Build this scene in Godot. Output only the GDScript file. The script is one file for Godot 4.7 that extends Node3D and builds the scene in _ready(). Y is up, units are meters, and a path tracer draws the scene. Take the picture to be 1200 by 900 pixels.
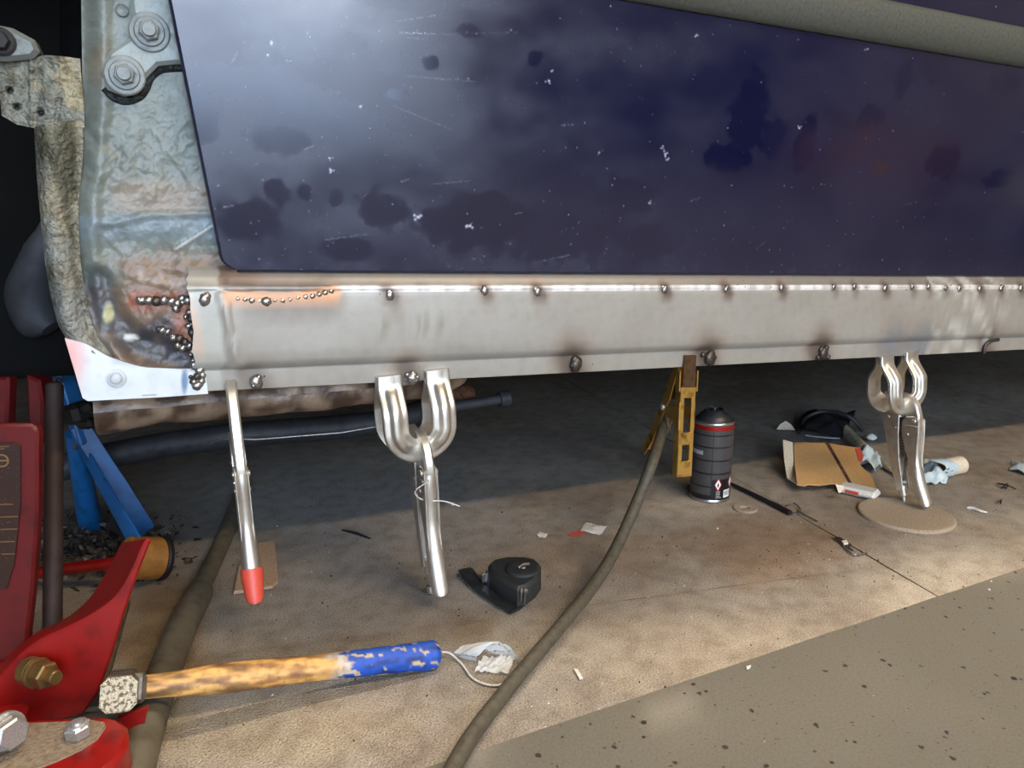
extends Node3D
# A car sill under repair: new panel tacked on and held with locking clamps, seen from the workshop floor.

const FOC := 880.0          # focal length in pixels of a 1200 x 900 picture
const PITCH := 13.0         # degrees the camera looks down
const CAM_H := 0.475        # camera height

class MB:                   # mesh builder: collects triangles with explicit normals and commits ONE ArrayMesh
	var v := PackedVector3Array()
	var n := PackedVector3Array()
	var t := PackedVector2Array()
	var c := PackedColorArray()
	var xf := Transform3D()
	var col := Color.WHITE
	func tri(a: Vector3, b: Vector3, d: Vector3, na: Vector3, nb: Vector3, nd: Vector3, ua := Vector2.ZERO, ub := Vector2.ZERO, ud := Vector2.ZERO, ca = null, cb = null, cd = null):
		if (b - a).cross(d - a).dot(na + nb + nd) > 0.0:
			var s = b; b = d; d = s
			s = nb; nb = nd; nd = s
			var w = ub; ub = ud; ud = w
			var k = cb; cb = cd; cd = k
		v.append(xf * a); v.append(xf * b); v.append(xf * d)
		n.append((xf.basis * na).normalized()); n.append((xf.basis * nb).normalized()); n.append((xf.basis * nd).normalized())
		t.append(ua); t.append(ub); t.append(ud)
		c.append(ca if ca != null else col); c.append(cb if cb != null else col); c.append(cd if cd != null else col)
	func flat(a: Vector3, b: Vector3, d: Vector3, out: Vector3):
		var m := (b - a).cross(d - a)
		if m.length_squared() < 1e-18: return
		m = m.normalized()
		if m.dot(out) < 0.0: m = -m
		tri(a, b, d, m, m, m)
	func quad(a: Vector3, b: Vector3, d: Vector3, e: Vector3, out: Vector3):
		flat(a, b, d, out); flat(a, d, e, out)
	func box(ctr: Vector3, size: Vector3, bev := 0.0, bas := Basis()):
		var h := size * 0.5
		var b := minf(bev, minf(h.x, minf(h.y, h.z)) * 0.95)
		var P := func(sx, sy, sz, ax): # corner sx,sy,sz on the face across axis ax
			var p := Vector3(sx * (h.x - b), sy * (h.y - b), sz * (h.z - b))
			p[ax] += b * [sx, sy, sz][ax]
			return ctr + bas * p
		for ax in 3:
			for s in [-1, 1]:
				var q := []
				for k in [[-1, -1], [1, -1], [1, 1], [-1, 1]]:
					var m := [0, 0, 0]
					m[ax] = s; m[(ax + 1) % 3] = k[0]; m[(ax + 2) % 3] = k[1]
					q.append(P.call(m[0], m[1], m[2], ax))
				var o := Vector3.ZERO
				o[ax] = s
				quad(q[0], q[1], q[2], q[3], bas * o)
		if b > 0.0:
			for ax in 3:
				var a1 := (ax + 1) % 3
				var a2 := (ax + 2) % 3
				for s1 in [-1, 1]:
					for s2 in [-1, 1]:
						var m1 := [0, 0, 0]
						var m2 := [0, 0, 0]
						m1[ax] = -1; m1[a1] = s1; m1[a2] = s2
						m2[ax] = 1; m2[a1] = s1; m2[a2] = s2
						var o := Vector3.ZERO
						o[a1] = s1; o[a2] = s2
						quad(P.call(m1[0], m1[1], m1[2], a1), P.call(m2[0], m2[1], m2[2], a1), P.call(m2[0], m2[1], m2[2], a2), P.call(m1[0], m1[1], m1[2], a2), bas * o)
			for sx in [-1, 1]:
				for sy in [-1, 1]:
					for sz in [-1, 1]:
						flat(P.call(sx, sy, sz, 0), P.call(sx, sy, sz, 1), P.call(sx, sy, sz, 2), bas * Vector3(sx, sy, sz))
	func ring_strip(r0: Array, r1: Array, n0: Array, n1: Array, closed := true, v0 := 0.0, v1 := 1.0):
		var m := r0.size()
		for i in (m if closed else m - 1):
			var j := (i + 1) % m
			var u0 := float(i) / m
			var u1 := float(i + 1) / m
			tri(r0[i], r0[j], r1[j], n0[i], n0[j], n1[j], Vector2(u0, v0), Vector2(u1, v0), Vector2(u1, v1))
			tri(r0[i], r1[j], r1[i], n0[i], n1[j], n1[i], Vector2(u0, v0), Vector2(u1, v1), Vector2(u0, v1))
	func fan(r: Array, out: Vector3):
		var ctr := Vector3.ZERO
		for p in r: ctr += p
		ctr /= r.size()
		for i in r.size():
			tri(ctr, r[i], r[(i + 1) % r.size()], out, out, out)
	func tube(pts: Array, rad, sides := 10, caps := true, flatten := 1.0, side := Vector3.ZERO):
		var m := pts.size()
		var rings := []
		var norms := []
		var prev := side
		var tang := []
		for i in m:
			var d: Vector3 = pts[mini(i + 1, m - 1)] - pts[maxi(i - 1, 0)]
			d = d.normalized()
			tang.append(d)
			if prev == Vector3.ZERO: prev = d.cross(Vector3.UP if absf(d.y) < 0.9 else Vector3.RIGHT)
			var a := (prev - d * prev.dot(d)).normalized()
			prev = a
			var b := d.cross(a)
			var r: float = rad[i] if rad is Array else rad
			var ring := []
			var nn := []
			for k in sides:
				var an := TAU * k / sides
				ring.append(pts[i] + a * cos(an) * r + b * sin(an) * r * flatten)
				nn.append((a * cos(an) + b * sin(an) / maxf(flatten, 0.05)).normalized())
			rings.append(ring); norms.append(nn)
		for i in m - 1:
			ring_strip(rings[i], rings[i + 1], norms[i], norms[i + 1], true, float(i) / (m - 1), float(i + 1) / (m - 1))
		if caps:
			fan(rings[0], -tang[0]); fan(rings[m - 1], tang[m - 1])
	func lathe(prof: Array, sides := 24, smooth := false, x := Transform3D()): # profile of Vector2(radius, y), from bottom to top
		var keep := xf
		xf = xf * x
		var dirs := []
		for k in sides: dirs.append(Vector3(cos(TAU * k / sides), 0, sin(TAU * k / sides)))
		var seg := []
		for i in prof.size() - 1:
			var d: Vector2 = prof[i + 1] - prof[i]
			seg.append(Vector2(d.y, -d.x).normalized())
		var tot := 0.0
		for i in prof.size() - 1: tot += prof[i].distance_to(prof[i + 1])
		var at := 0.0
		for i in prof.size() - 1:
			var ns: Vector2 = seg[i]
			var ne: Vector2 = seg[i]
			if smooth and i > 0 and seg[i].dot(seg[i - 1]) > 0.3: ns = (seg[i] + seg[i - 1]).normalized()
			if smooth and i < seg.size() - 1 and seg[i].dot(seg[i + 1]) > 0.3: ne = (seg[i] + seg[i + 1]).normalized()
			var r0 := []; var r1 := []; var n0 := []; var n1 := []
			for d in dirs:
				r0.append(d * prof[i].x + Vector3(0, prof[i].y, 0)); r1.append(d * prof[i + 1].x + Vector3(0, prof[i + 1].y, 0))
				n0.append(d * ns.x + Vector3(0, ns.y, 0)); n1.append(d * ne.x + Vector3(0, ne.y, 0))
			var nx: float = at + prof[i].distance_to(prof[i + 1]) / maxf(tot, 1e-9)
			ring_strip(r0, r1, n0, n1, true, at, nx)
			at = nx
		xf = keep
	func extrude(poly: PackedVector2Array, z0: float, z1: float, bev := 0.0, x := Transform3D()): # polygon in xy, from z0 to z1
		var keep := xf
		xf = xf * x
		if Geometry2D.is_polygon_clockwise(poly): poly.reverse()
		var m := poly.size()
		var ins := PackedVector2Array()
		for i in m:
			var e0 := (poly[i] - poly[(i + m - 1) % m]).normalized()
			var e1 := (poly[(i + 1) % m] - poly[i]).normalized()
			var a := Vector2(-e0.y, e0.x)
			var b := Vector2(-e1.y, e1.x)
			var s := a + b
			if s.length() < 0.2: s = a
			s = s.normalized()
			ins.append(poly[i] + s * bev / maxf(0.5, s.dot(a)))
		if bev == 0.0: ins = poly
		var idx := Geometry2D.triangulate_polygon(ins)
		if idx.is_empty():
			ins = poly
			idx = Geometry2D.triangulate_polygon(ins)
		for k in range(0, idx.size(), 3):
			for zz in [[z1, 1.0], [z0, -1.0]]:
				var o := Vector3(0, 0, zz[1])
				tri(Vector3(ins[idx[k]].x, ins[idx[k]].y, zz[0]), Vector3(ins[idx[k + 1]].x, ins[idx[k + 1]].y, zz[0]), Vector3(ins[idx[k + 2]].x, ins[idx[k + 2]].y, zz[0]), o, o, o, ins[idx[k]], ins[idx[k + 1]], ins[idx[k + 2]])
		var nrm := []
		for i in m:
			var e := (poly[(i + 1) % m] - poly[i]).normalized()
			nrm.append(Vector3(e.y, -e.x, 0))
		for i in m:
			var j := (i + 1) % m
			var n0: Vector3 = nrm[i]
			var n1: Vector3 = nrm[i]
			if nrm[i].dot(nrm[(i + m - 1) % m]) > 0.75: n0 = (nrm[i] + nrm[(i + m - 1) % m]).normalized()
			if nrm[i].dot(nrm[j]) > 0.75: n1 = (nrm[i] + nrm[j]).normalized()
			var a := poly[i]
			var b := poly[j]
			var la := Vector3(a.x, a.y, z0 + bev); var lb := Vector3(b.x, b.y, z0 + bev)
			var ha := Vector3(a.x, a.y, z1 - bev); var hb := Vector3(b.x, b.y, z1 - bev)
			tri(la, lb, hb, n0, n1, n1); tri(la, hb, ha, n0, n1, n0)
			if bev > 0.0:
				var up := Vector3(0, 0, 0.9)
				var ia := Vector3(ins[i].x, ins[i].y, z1); var ib := Vector3(ins[j].x, ins[j].y, z1)
				tri(ha, hb, ib, (n0 + up).normalized(), (n1 + up).normalized(), (n1 + up).normalized()); tri(ha, ib, ia, (n0 + up).normalized(), (n1 + up).normalized(), (n0 + up).normalized())
				ia.z = z0; ib.z = z0
				tri(la, lb, ib, (n0 - up).normalized(), (n1 - up).normalized(), (n1 - up).normalized()); tri(la, ib, ia, (n0 - up).normalized(), (n1 - up).normalized(), (n0 - up).normalized())
		xf = keep
	func grid(nu: int, nv: int, f: Callable, out: Vector3, fc = null, fuv = null): # f(i, j) -> point, fc(i, j) -> Color, fuv(i, j) -> Vector2
		var p := []
		var cs := []
		var us := []
		p.resize((nu + 1) * (nv + 1)); cs.resize(p.size()); us.resize(p.size())
		for j in nv + 1:
			for i in nu + 1:
				var q := j * (nu + 1) + i
				p[q] = f.call(i, j)
				cs[q] = fc.call(i, j) if fc != null else col
				us[q] = fuv.call(i, j) if fuv != null else Vector2(float(i) / nu, float(j) / nv)
		var nn := []
		nn.resize(p.size())
		for j in nv + 1:
			for i in nu + 1:
				var dx: Vector3 = p[j * (nu + 1) + mini(i + 1, nu)] - p[j * (nu + 1) + maxi(i - 1, 0)]
				var dy: Vector3 = p[mini(j + 1, nv) * (nu + 1) + i] - p[maxi(j - 1, 0) * (nu + 1) + i]
				var m := dx.cross(dy)
				m = m.normalized() if m.length_squared() > 1e-20 else out
				nn[j * (nu + 1) + i] = -m if m.dot(out) < 0.0 else m
		for j in nv:
			for i in nu:
				var a := j * (nu + 1) + i
				var b := a + 1
				var d := a + nu + 2
				var e := a + nu + 1
				tri(p[a], p[b], p[d], nn[a], nn[b], nn[d], us[a], us[b], us[d], cs[a], cs[b], cs[d])
				tri(p[a], p[d], p[e], nn[a], nn[d], nn[e], us[a], us[d], us[e], cs[a], cs[d], cs[e])
	func ball(ctr: Vector3, r: float, sc := Vector3.ONE, bas := Basis(), nu := 10, nv := 6, rough := 0.0, rng: RandomNumberGenerator = null):
		var rows := []
		var rn := []
		for j in nv + 1:
			var th := PI * j / nv
			var row := []
			var nr := []
			for i in nu:
				var ph := TAU * i / nu
				var d := Vector3(sin(th) * cos(ph), cos(th), sin(th) * sin(ph))
				var k := 1.0 + (rng.randf_range(-rough, rough) if rng else 0.0)
				row.append(ctr + bas * (d * sc * r * k))
				nr.append((bas * (d / sc)).normalized())
			rows.append(row); rn.append(nr)
		for j in nv: ring_strip(rows[j], rows[j + 1], rn[j], rn[j + 1])
	func hexnut(ctr: Vector3, axis: Vector3, r: float, h: float, spin := 0.0): # a hexagonal prism with a washer chamfer
		var prof := PackedVector2Array()
		for k in 6: prof.append(Vector2(cos(TAU * k / 6 + spin), sin(TAU * k / 6 + spin)) * r)
		var x := Transform3D(_basis_z(axis), ctr)
		extrude(prof, 0.0, h, r * 0.12, x)
	static func _basis_z(axis: Vector3) -> Basis:
		var z := axis.normalized()
		var s := Vector3.UP if absf(z.y) < 0.9 else Vector3.RIGHT
		var x := s.cross(z).normalized()
		return Basis(x, z.cross(x), z)
	static func basis_y(axis: Vector3, hint := Vector3.RIGHT) -> Basis:
		var y := axis.normalized()
		var z := hint.cross(y).normalized()
		return Basis(y.cross(z), y, z)
	func mesh() -> ArrayMesh:
		var a := []
		a.resize(Mesh.ARRAY_MAX)
		a[Mesh.ARRAY_VERTEX] = v; a[Mesh.ARRAY_NORMAL] = n; a[Mesh.ARRAY_TEX_UV] = t; a[Mesh.ARRAY_COLOR] = c
		var m := ArrayMesh.new()
		m.add_surface_from_arrays(Mesh.PRIMITIVE_TRIANGLES, a)
		return m

# ---------------------------------------------------------------- names, groups, parts
var used := {}
var M := {}                 # materials
var rng := RandomNumberGenerator.new()
var nz := FastNoiseLite.new()
var car_x := Transform3D()  # the car's own axes: x along the sill, y up, z outward

func numbered(called: String) -> String:
	if not used.has(called):
		used[called] = 0
		return called
	used[called] += 1
	return "%s_%03d" % [called, used[called]]

func thing(called: String, label: String, category: String, at := Vector3.ZERO, bas := Basis(), group := "") -> Node3D:
	var o := Node3D.new()
	o.name = numbered(called)
	add_child(o, true)
	o.transform = Transform3D(bas, at)
	tag(o, label, category, group)
	return o

func tag(o: Node, label: String, category: String, group := "", kind := "") -> void:
	o.set_meta("label", label); o.set_meta("category", category)
	if group: o.set_meta("group", group)
	if kind: o.set_meta("kind", kind)

func part(called: String, mb: MB, m: Material, parent: Node, label := "") -> MeshInstance3D:
	var o := MeshInstance3D.new()
	o.mesh = mb.mesh()
	o.material_override = m
	if parent == self:
		o.name = numbered(called)
	else:
		var k := 0
		var nm := called
		while parent.has_node(nm):
			k += 1
			nm = "%s_%03d" % [called, k]
		o.name = nm
	parent.add_child(o, true)
	if label: o.set_meta("label", label)
	return o

func local(o: Node3D) -> MB: # a builder that takes world points and stores them in o's own axes
	var mb := MB.new()
	mb.xf = o.global_transform.affine_inverse()
	return mb

func single(called: String, mb: MB, m: Material, label: String, category: String, group := "", kind := "") -> MeshInstance3D:
	# one-mesh thing: recentred so that its node stands at the thing
	var box := AABB(mb.v[0], Vector3.ZERO)
	for p in mb.v: box = box.expand(p)
	var at := box.get_center()
	at.y = box.position.y
	for i in mb.v.size(): mb.v[i] -= at
	var o := part(called, mb, m, self)
	o.position = at
	tag(o, label, category, group, kind)
	return o

# ---------------------------------------------------------------- places
func ray(px: float, py: float) -> Vector3: # direction whose forward share is 1
	var p := deg_to_rad(PITCH)
	var fwd := Vector3(0, -sin(p), -cos(p))
	var up := Vector3(0, cos(p), -sin(p))
	return Vector3.RIGHT * ((px - 600.0) / FOC) - up * ((py - 450.0) / FOC) + fwd

func P(px: float, py: float, d: float) -> Vector3: return Vector3(0, CAM_H, 0) + ray(px, py) * d

func F(px: float, py: float, y := 0.0) -> Vector3: # the point at height y in that direction
	var r := ray(px, py)
	return Vector3(0, CAM_H, 0) + r * ((y - CAM_H) / r.y)

func PL(px: float, py: float, o: Vector3, nrm: Vector3) -> Vector3: # the point on a plane
	var r := ray(px, py)
	var c := Vector3(0, CAM_H, 0)
	return c + r * ((o - c).dot(nrm) / r.dot(nrm))

func CP(px: float, py: float, z := 0.0) -> Vector2: # the point on the car's plane at z, in the car's axes
	var w := PL(px, py, car_x * Vector3(0, 0, z), car_x.basis.z)
	var l := car_x.affine_inverse() * w
	return Vector2(l.x, l.y)

func pix(w: Vector3) -> Vector2: # where a world point stands in the picture
	var p := deg_to_rad(PITCH)
	var q := w - Vector3(0, CAM_H, 0)
	var d := q.dot(Vector3(0, -sin(p), -cos(p)))
	return Vector2(600.0 + FOC * q.x / d, 450.0 - FOC * q.dot(Vector3(0, cos(p), -sin(p))) / d)

func poly_plate(mb: MB, px: Array, o: Vector3, nrm: Vector3, thick: float, bev := 0.001): # a plate outlined on a plane, its thickness going back along -nrm
	var b := MB._basis_z(nrm)
	var t := Transform3D(b, o)
	var inv := t.affine_inverse()
	var poly := PackedVector2Array()
	for q in px:
		var l: Vector3 = inv * PL(q[0], q[1], o, nrm)
		poly.append(Vector2(l.x, l.y))
	mb.extrude(poly, -thick, 0.0, bev, t)

func curve(pts: Array, step := 8) -> Array: # Catmull-Rom through the points
	var out := []
	for i in pts.size() - 1:
		var a = pts[maxi(i - 1, 0)]
		var d = pts[mini(i + 2, pts.size() - 1)]
		for k in step:
			out.append(pts[i].cubic_interpolate(pts[i + 1], a, d, float(k) / step))
	out.append(pts[-1])
	return out

func seg_dist(p: Vector2, line: Array) -> float:
	var best := 1e9
	for i in line.size() - 1:
		best = minf(best, p.distance_to(Geometry2D.get_closest_point_to_segment(p, line[i], line[i + 1])))
	return best

func lin(r: float, g: float, b: float) -> Color: return Color(r / 255.0, g / 255.0, b / 255.0).srgb_to_linear()

func sst(a: float, b: float, x: float) -> float: return smoothstep(a, b, x)

# ---------------------------------------------------------------- materials
func noise_tex(freq: float, ramp: Array, size := 256, seed_ := 1, oct := 4, kind := FastNoiseLite.TYPE_SIMPLEX_SMOOTH) -> NoiseTexture2D:
	var f := FastNoiseLite.new()
	f.noise_type = kind; f.seed = seed_; f.frequency = freq; f.fractal_octaves = oct
	var t := NoiseTexture2D.new()
	t.width = size; t.height = size; t.seamless = true; t.noise = f
	if ramp.size():
		var g := Gradient.new()
		var offs := PackedFloat32Array()
		var cs := PackedColorArray()
		for r in ramp: offs.append(r[0]); cs.append(r[1])
		g.offsets = offs; g.colors = cs
		t.color_ramp = g
	return t

func mat(name_: String, c: Color, rough := 0.6, metal := 0.0, vc := false) -> StandardMaterial3D:
	var m := StandardMaterial3D.new()
	m.resource_name = name_
	m.albedo_color = c; m.roughness = rough; m.metallic = metal; m.vertex_color_use_as_albedo = vc
	m.cull_mode = BaseMaterial3D.CULL_DISABLED
	M[name_] = m
	return m

func tri_planar(m: StandardMaterial3D, scale: float, world := false) -> StandardMaterial3D:
	m.uv1_triplanar = true; m.uv1_world_triplanar = world; m.uv1_scale = Vector3.ONE * scale
	return m

func rgb(r: int, g: int, b: int) -> Color: return Color8(r, g, b)

func make_materials() -> void:
	var W := Color.WHITE
	var m: StandardMaterial3D
	var grime := noise_tex(0.02, [[0.0, Color(0.55, 0.5, 0.45)], [0.45, Color(0.9, 0.88, 0.86)], [1.0, W]], 256, 3, 5)
	var fine := noise_tex(0.12, [[0.0, Color(0.7, 0.68, 0.66)], [0.5, Color(0.94, 0.94, 0.94)], [1.0, W]], 256, 4, 4)
	var bump := noise_tex(0.06, [], 256, 5, 5)
	var bumpf := noise_tex(0.2, [], 256, 6, 3)
	var smear := noise_tex(0.012, [[0.0, Color(0.5, 0.5, 0.5)], [1.0, W]], 256, 9, 4)
	# nickel plated clamp steel
	m = tri_planar(mat("nickel", rgb(226, 219, 206), 0.3, 0.95), 9.0)
	m.albedo_texture = noise_tex(0.02, [[0.0, Color(0.85, 0.84, 0.82)], [0.45, Color(0.96, 0.955, 0.95)], [1.0, W]], 256, 63, 4); m.roughness_texture = noise_tex(0.03, [[0.0, Color(1, 1, 1)], [1.0, Color(0.8, 0.8, 0.8)]], 256, 8, 4); m.roughness = 0.46
	m = tri_planar(mat("dull_steel", rgb(150, 146, 138), 0.5, 0.85), 9.0); m.albedo_texture = grime
	m = tri_planar(mat("zinc_bolt", rgb(205, 203, 196), 0.38, 0.8), 20.0); m.albedo_texture = fine
	m = tri_planar(mat("brass", rgb(236, 190, 104), 0.34, 0.95), 10.0); m.albedo_texture = noise_tex(0.012, [[0.0, Color(0.4, 0.34, 0.28)], [0.25, Color(0.82, 0.78, 0.72)], [0.5, W], [1.0, W]], 256, 12, 4)
	m = tri_planar(mat("burnt_brass", rgb(92, 68, 42), 0.6, 0.7), 14.0); m.albedo_texture = grime
	m = tri_planar(mat("yellow_zinc", rgb(150, 118, 70), 0.42, 0.75), 20.0); m.albedo_texture = fine
	m = tri_planar(mat("red_paint", rgb(146, 18, 12), 0.34, 0.0), 5.0); m.albedo_texture = grime; m.clearcoat_enabled = true; m.metallic_specular = 0.38; m.clearcoat = 0.2; m.clearcoat_roughness = 0.3
	m = tri_planar(mat("red_plastic", rgb(226, 84, 62), 0.45, 0.0), 30.0); m.albedo_texture = fine
	m = tri_planar(mat("blue_paint", rgb(28, 98, 160), 0.38, 0.0), 6.0); m.albedo_texture = grime
	m = tri_planar(mat("black_iron", rgb(38, 34, 32), 0.6, 0.3), 8.0); m.albedo_texture = grime
	m = tri_planar(mat("brown_iron", rgb(60, 42, 34), 0.7, 0.2), 8.0); m.albedo_texture = grime
	m = tri_planar(mat("black_plastic", rgb(48, 50, 50), 0.5, 0.0), 20.0); m.albedo_texture = fine; m.heightmap_enabled = true; m.heightmap_texture = bumpf; m.heightmap_scale = 0.05
	m = tri_planar(mat("dark_film", rgb(46, 48, 50), 0.35, 0.0), 12.0); m.albedo_texture = grime
	m = tri_planar(mat("rubber", rgb(84, 78, 62), 0.62, 0.0), 18.0); m.albedo_texture = grime
	m = tri_planar(mat("rust", rgb(120, 84, 60), 0.9, 0.1), 7.0); m.albedo_texture = noise_tex(0.02, [[0.0, Color(0.3, 0.27, 0.25)], [0.5, Color(0.75, 0.68, 0.6)], [1.0, W]], 256, 14, 5)
	m.heightmap_enabled = true; m.heightmap_texture = bump; m.heightmap_scale = 0.4
	m = tri_planar(mat("dark_under", rgb(30, 31, 34), 0.85, 0.0), 4.0); m.albedo_texture = grime
	m = tri_planar(mat("grey_pipe", rgb(104, 97, 80), 0.6, 0.1), 6.0); m.albedo_texture = grime
	m = tri_planar(mat("dark_pipe", rgb(62, 64, 68), 0.6, 0.3), 6.0); m.albedo_texture = grime
	m = tri_planar(mat("roller", rgb(168, 112, 46), 0.55, 0.0), 10.0); m.albedo_texture = grime
	m = tri_planar(mat("card", rgb(205, 158, 98), 0.85, 0.0), 9.0); m.albedo_texture = fine
	m = tri_planar(mat("card_pale", rgb(224, 208, 178), 0.85, 0.0), 9.0); m.albedo_texture = fine
	m = tri_planar(mat("card_grey", rgb(176, 146, 116), 0.85, 0.0), 9.0); m.albedo_texture = fine
	m = tri_planar(mat("paper_white", rgb(226, 220, 208), 0.8, 0.0), 12.0); m.albedo_texture = fine
	m = tri_planar(mat("paper_red", rgb(206, 84, 62), 0.8, 0.0), 12.0); m.albedo_texture = fine
	m = tri_planar(mat("film_blue", rgb(196, 212, 214), 0.35, 0.0), 12.0); m.albedo_texture = fine
	m = tri_planar(mat("khaki_film", rgb(176, 170, 138), 0.55, 0.0), 10.0); m.albedo_texture = grime
	m = mat("clear_film", Color(0.92, 0.93, 0.92, 0.45), 0.22, 0.0); m.transparency = BaseMaterial3D.TRANSPARENCY_ALPHA
	m = tri_planar(mat("bead_steel", rgb(176, 170, 162), 0.3, 0.9), 40.0); m.albedo_texture = noise_tex(0.04, [[0.0, Color(0.35, 0.32, 0.3)], [0.5, W], [1.0, W]], 256, 18, 4)
	m = tri_planar(mat("bead_dark", rgb(92, 84, 78), 0.42, 0.7), 40.0); m.albedo_texture = grime
	m = tri_planar(mat("tin", rgb(206, 204, 200), 0.28, 0.95), 10.0); m.albedo_texture = fine
	m = tri_planar(mat("dark_dome", rgb(44, 42, 42), 0.4, 0.2), 10.0)
	m = tri_planar(mat("litter", rgb(255, 255, 255), 0.9, 0.0, true), 30.0); m.albedo_texture = fine
	# car paint surfaces
	m = tri_planar(mat("primer", W, 0.42, 0.25, true), 7.0); m.albedo_texture = noise_tex(0.03, [[0.0, Color(0.95, 0.945, 0.94)], [0.5, Color(0.985, 0.985, 0.985)], [1.0, W]], 256, 61, 4); 
	m = tri_planar(mat("underseal", W, 0.42, 0.05, true), 6.0); m.albedo_texture = noise_tex(0.03, [[0.0, Color(0.84, 0.83, 0.81)], [0.5, Color(0.97, 0.97, 0.97)], [1.0, W]], 256, 62, 4); m.heightmap_enabled = true; m.heightmap_texture = bump; m.heightmap_scale = 0.1
	m = tri_planar(mat("sealant", W, 0.55, 0.0, true), 9.0); m.albedo_texture = grime; m.heightmap_enabled = true; m.heightmap_texture = bump; m.heightmap_scale = 0.5
	m = tri_planar(mat("grey_trim", rgb(84, 84, 74), 0.55, 0.0), 6.0); m.albedo_texture = fine
	# workshop
	m = tri_planar(mat("plaster", rgb(150, 146, 138), 0.9, 0.0), 0.8, true); m.albedo_texture = grime
	m = tri_planar(mat("wall_dark", rgb(104, 102, 98), 0.9, 0.0), 0.8, true); m.albedo_texture = grime
	m = tri_planar(mat("joint_dirt", rgb(98, 82, 62), 0.95, 0.0), 6.0, true); m.albedo_texture = grime
	m = tri_planar(mat("concrete", W, 0.82, 0.0, true), 3.1, true)
	m.albedo_texture = noise_tex(0.11, [[0.0, Color(0.66, 0.63, 0.6)], [0.45, Color(0.9, 0.89, 0.88)], [0.65, Color(0.98, 0.98, 0.98)], [1.0, W]], 1024, 21, 5)
	m.heightmap_enabled = true; m.heightmap_texture = noise_tex(0.1, [], 1024, 22, 5); m.heightmap_scale = 0.16
	m.detail_enabled = true; m.detail_blend_mode = BaseMaterial3D.BLEND_MODE_MUL
	m.detail_albedo = noise_tex(0.016, [[0.0, Color(0.82, 0.8, 0.77)], [0.5, Color(0.94, 0.935, 0.93)], [1.0, W]], 512, 23, 5)
	m = tri_planar(mat("wood", W, 0.55, 0.0, true), 14.0); m.albedo_texture = noise_tex(0.03, [[0.0, Color(0.75, 0.7, 0.65)], [0.4, Color(0.95, 0.93, 0.9)], [1.0, W]], 256, 31, 5)
	m = tri_planar(mat("steel_face", W, 0.5, 0.4), 18.0); m.albedo_color = rgb(226, 216, 190)
	m.albedo_texture = noise_tex(0.05, [[0.0, Color(0.4, 0.36, 0.32)], [0.36, Color(0.72, 0.68, 0.62)], [0.5, W], [1.0, W]], 256, 32, 4)
	m.heightmap_enabled = true; m.heightmap_texture = bumpf; m.heightmap_scale = 0.2
	m = mat("lamp_face", rgb(255, 236, 206), 0.5); m.emission_enabled = true; m.emission = rgb(255, 232, 200); m.emission_energy_multiplier = 3.0
	m = mat("arch_dark", rgb(20, 20, 19), 1.0, 0.0); m.metallic_specular = 0.1
	m = tri_planar(mat("shaded_red", rgb(98, 15, 14), 0.42, 0.0), 5.0); m.albedo_texture = grime  # the red jack paint again, darkened for the shade on the frame
	m = mat("door_paint", W, 0.3, 0.0); m.metallic_specular = 0.72
	m = tri_planar(mat("dust_plate", rgb(166, 148, 124), 0.9, 0.0), 9.0); m.albedo_texture = fine; m.heightmap_enabled = true; m.heightmap_texture = bump; m.heightmap_scale = 0.06
	m = mat("clear_white", Color(0.9, 0.91, 0.9, 0.62), 0.3, 0.0); m.transparency = BaseMaterial3D.TRANSPARENCY_ALPHA

# ---------------------------------------------------------------- the workshop
func setup_view() -> void:
	var cam := Camera3D.new()
	cam.name = "camera"
	cam.fov = rad_to_deg(2.0 * atan(450.0 / FOC))
	cam.near = 0.02; cam.far = 60.0
	add_child(cam, true)
	cam.position = Vector3(0, CAM_H, 0)
	cam.rotation_degrees = Vector3(-PITCH, 0, 0)
	cam.current = true
	var e := Environment.new()
	e.background_mode = Environment.BG_SKY
	var sm := ProceduralSkyMaterial.new()
	sm.sky_top_color = rgb(176, 203, 240); sm.sky_horizon_color = rgb(220, 229, 240)
	sm.ground_bottom_color = rgb(110, 108, 100); sm.ground_horizon_color = rgb(190, 192, 190)
	sm.sky_energy_multiplier = SKY_E
	sm.ground_energy_multiplier = SKY_E * 0.8
	e.sky = Sky.new()
	e.sky.sky_material = sm
	e.tonemap_mode = Environment.TONE_MAPPER_LINEAR
	e.tonemap_exposure = EXPO
	e.sdfgi_enabled = true; e.ssao_enabled = true; e.ssil_enabled = true
	var we := WorldEnvironment.new()
	we.name = "world_environment"
	we.environment = e
	add_child(we, true)

const SKY_E := 2.7
const EXPO := 1.25
var room := Transform3D()

func R(u: float, y: float, n: float) -> Vector3: return room * Vector3(u, y, n)

func rbox(mb: MB, a: Vector3, b: Vector3, bev := 0.0) -> void: # a box between two corners in the room's axes
	var keep := mb.xf
	mb.xf = room
	mb.box((a + b) * 0.5, (b - a).abs(), bev)
	mb.xf = keep

func struct(called: String, mb: MB, m: Material, label: String) -> MeshInstance3D:
	var o := part(called, mb, m, self)
	o.set_meta("kind", "structure"); o.set_meta("label", label)
	o.set_meta("category", called.get_slice("_", 0))
	return o

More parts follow.
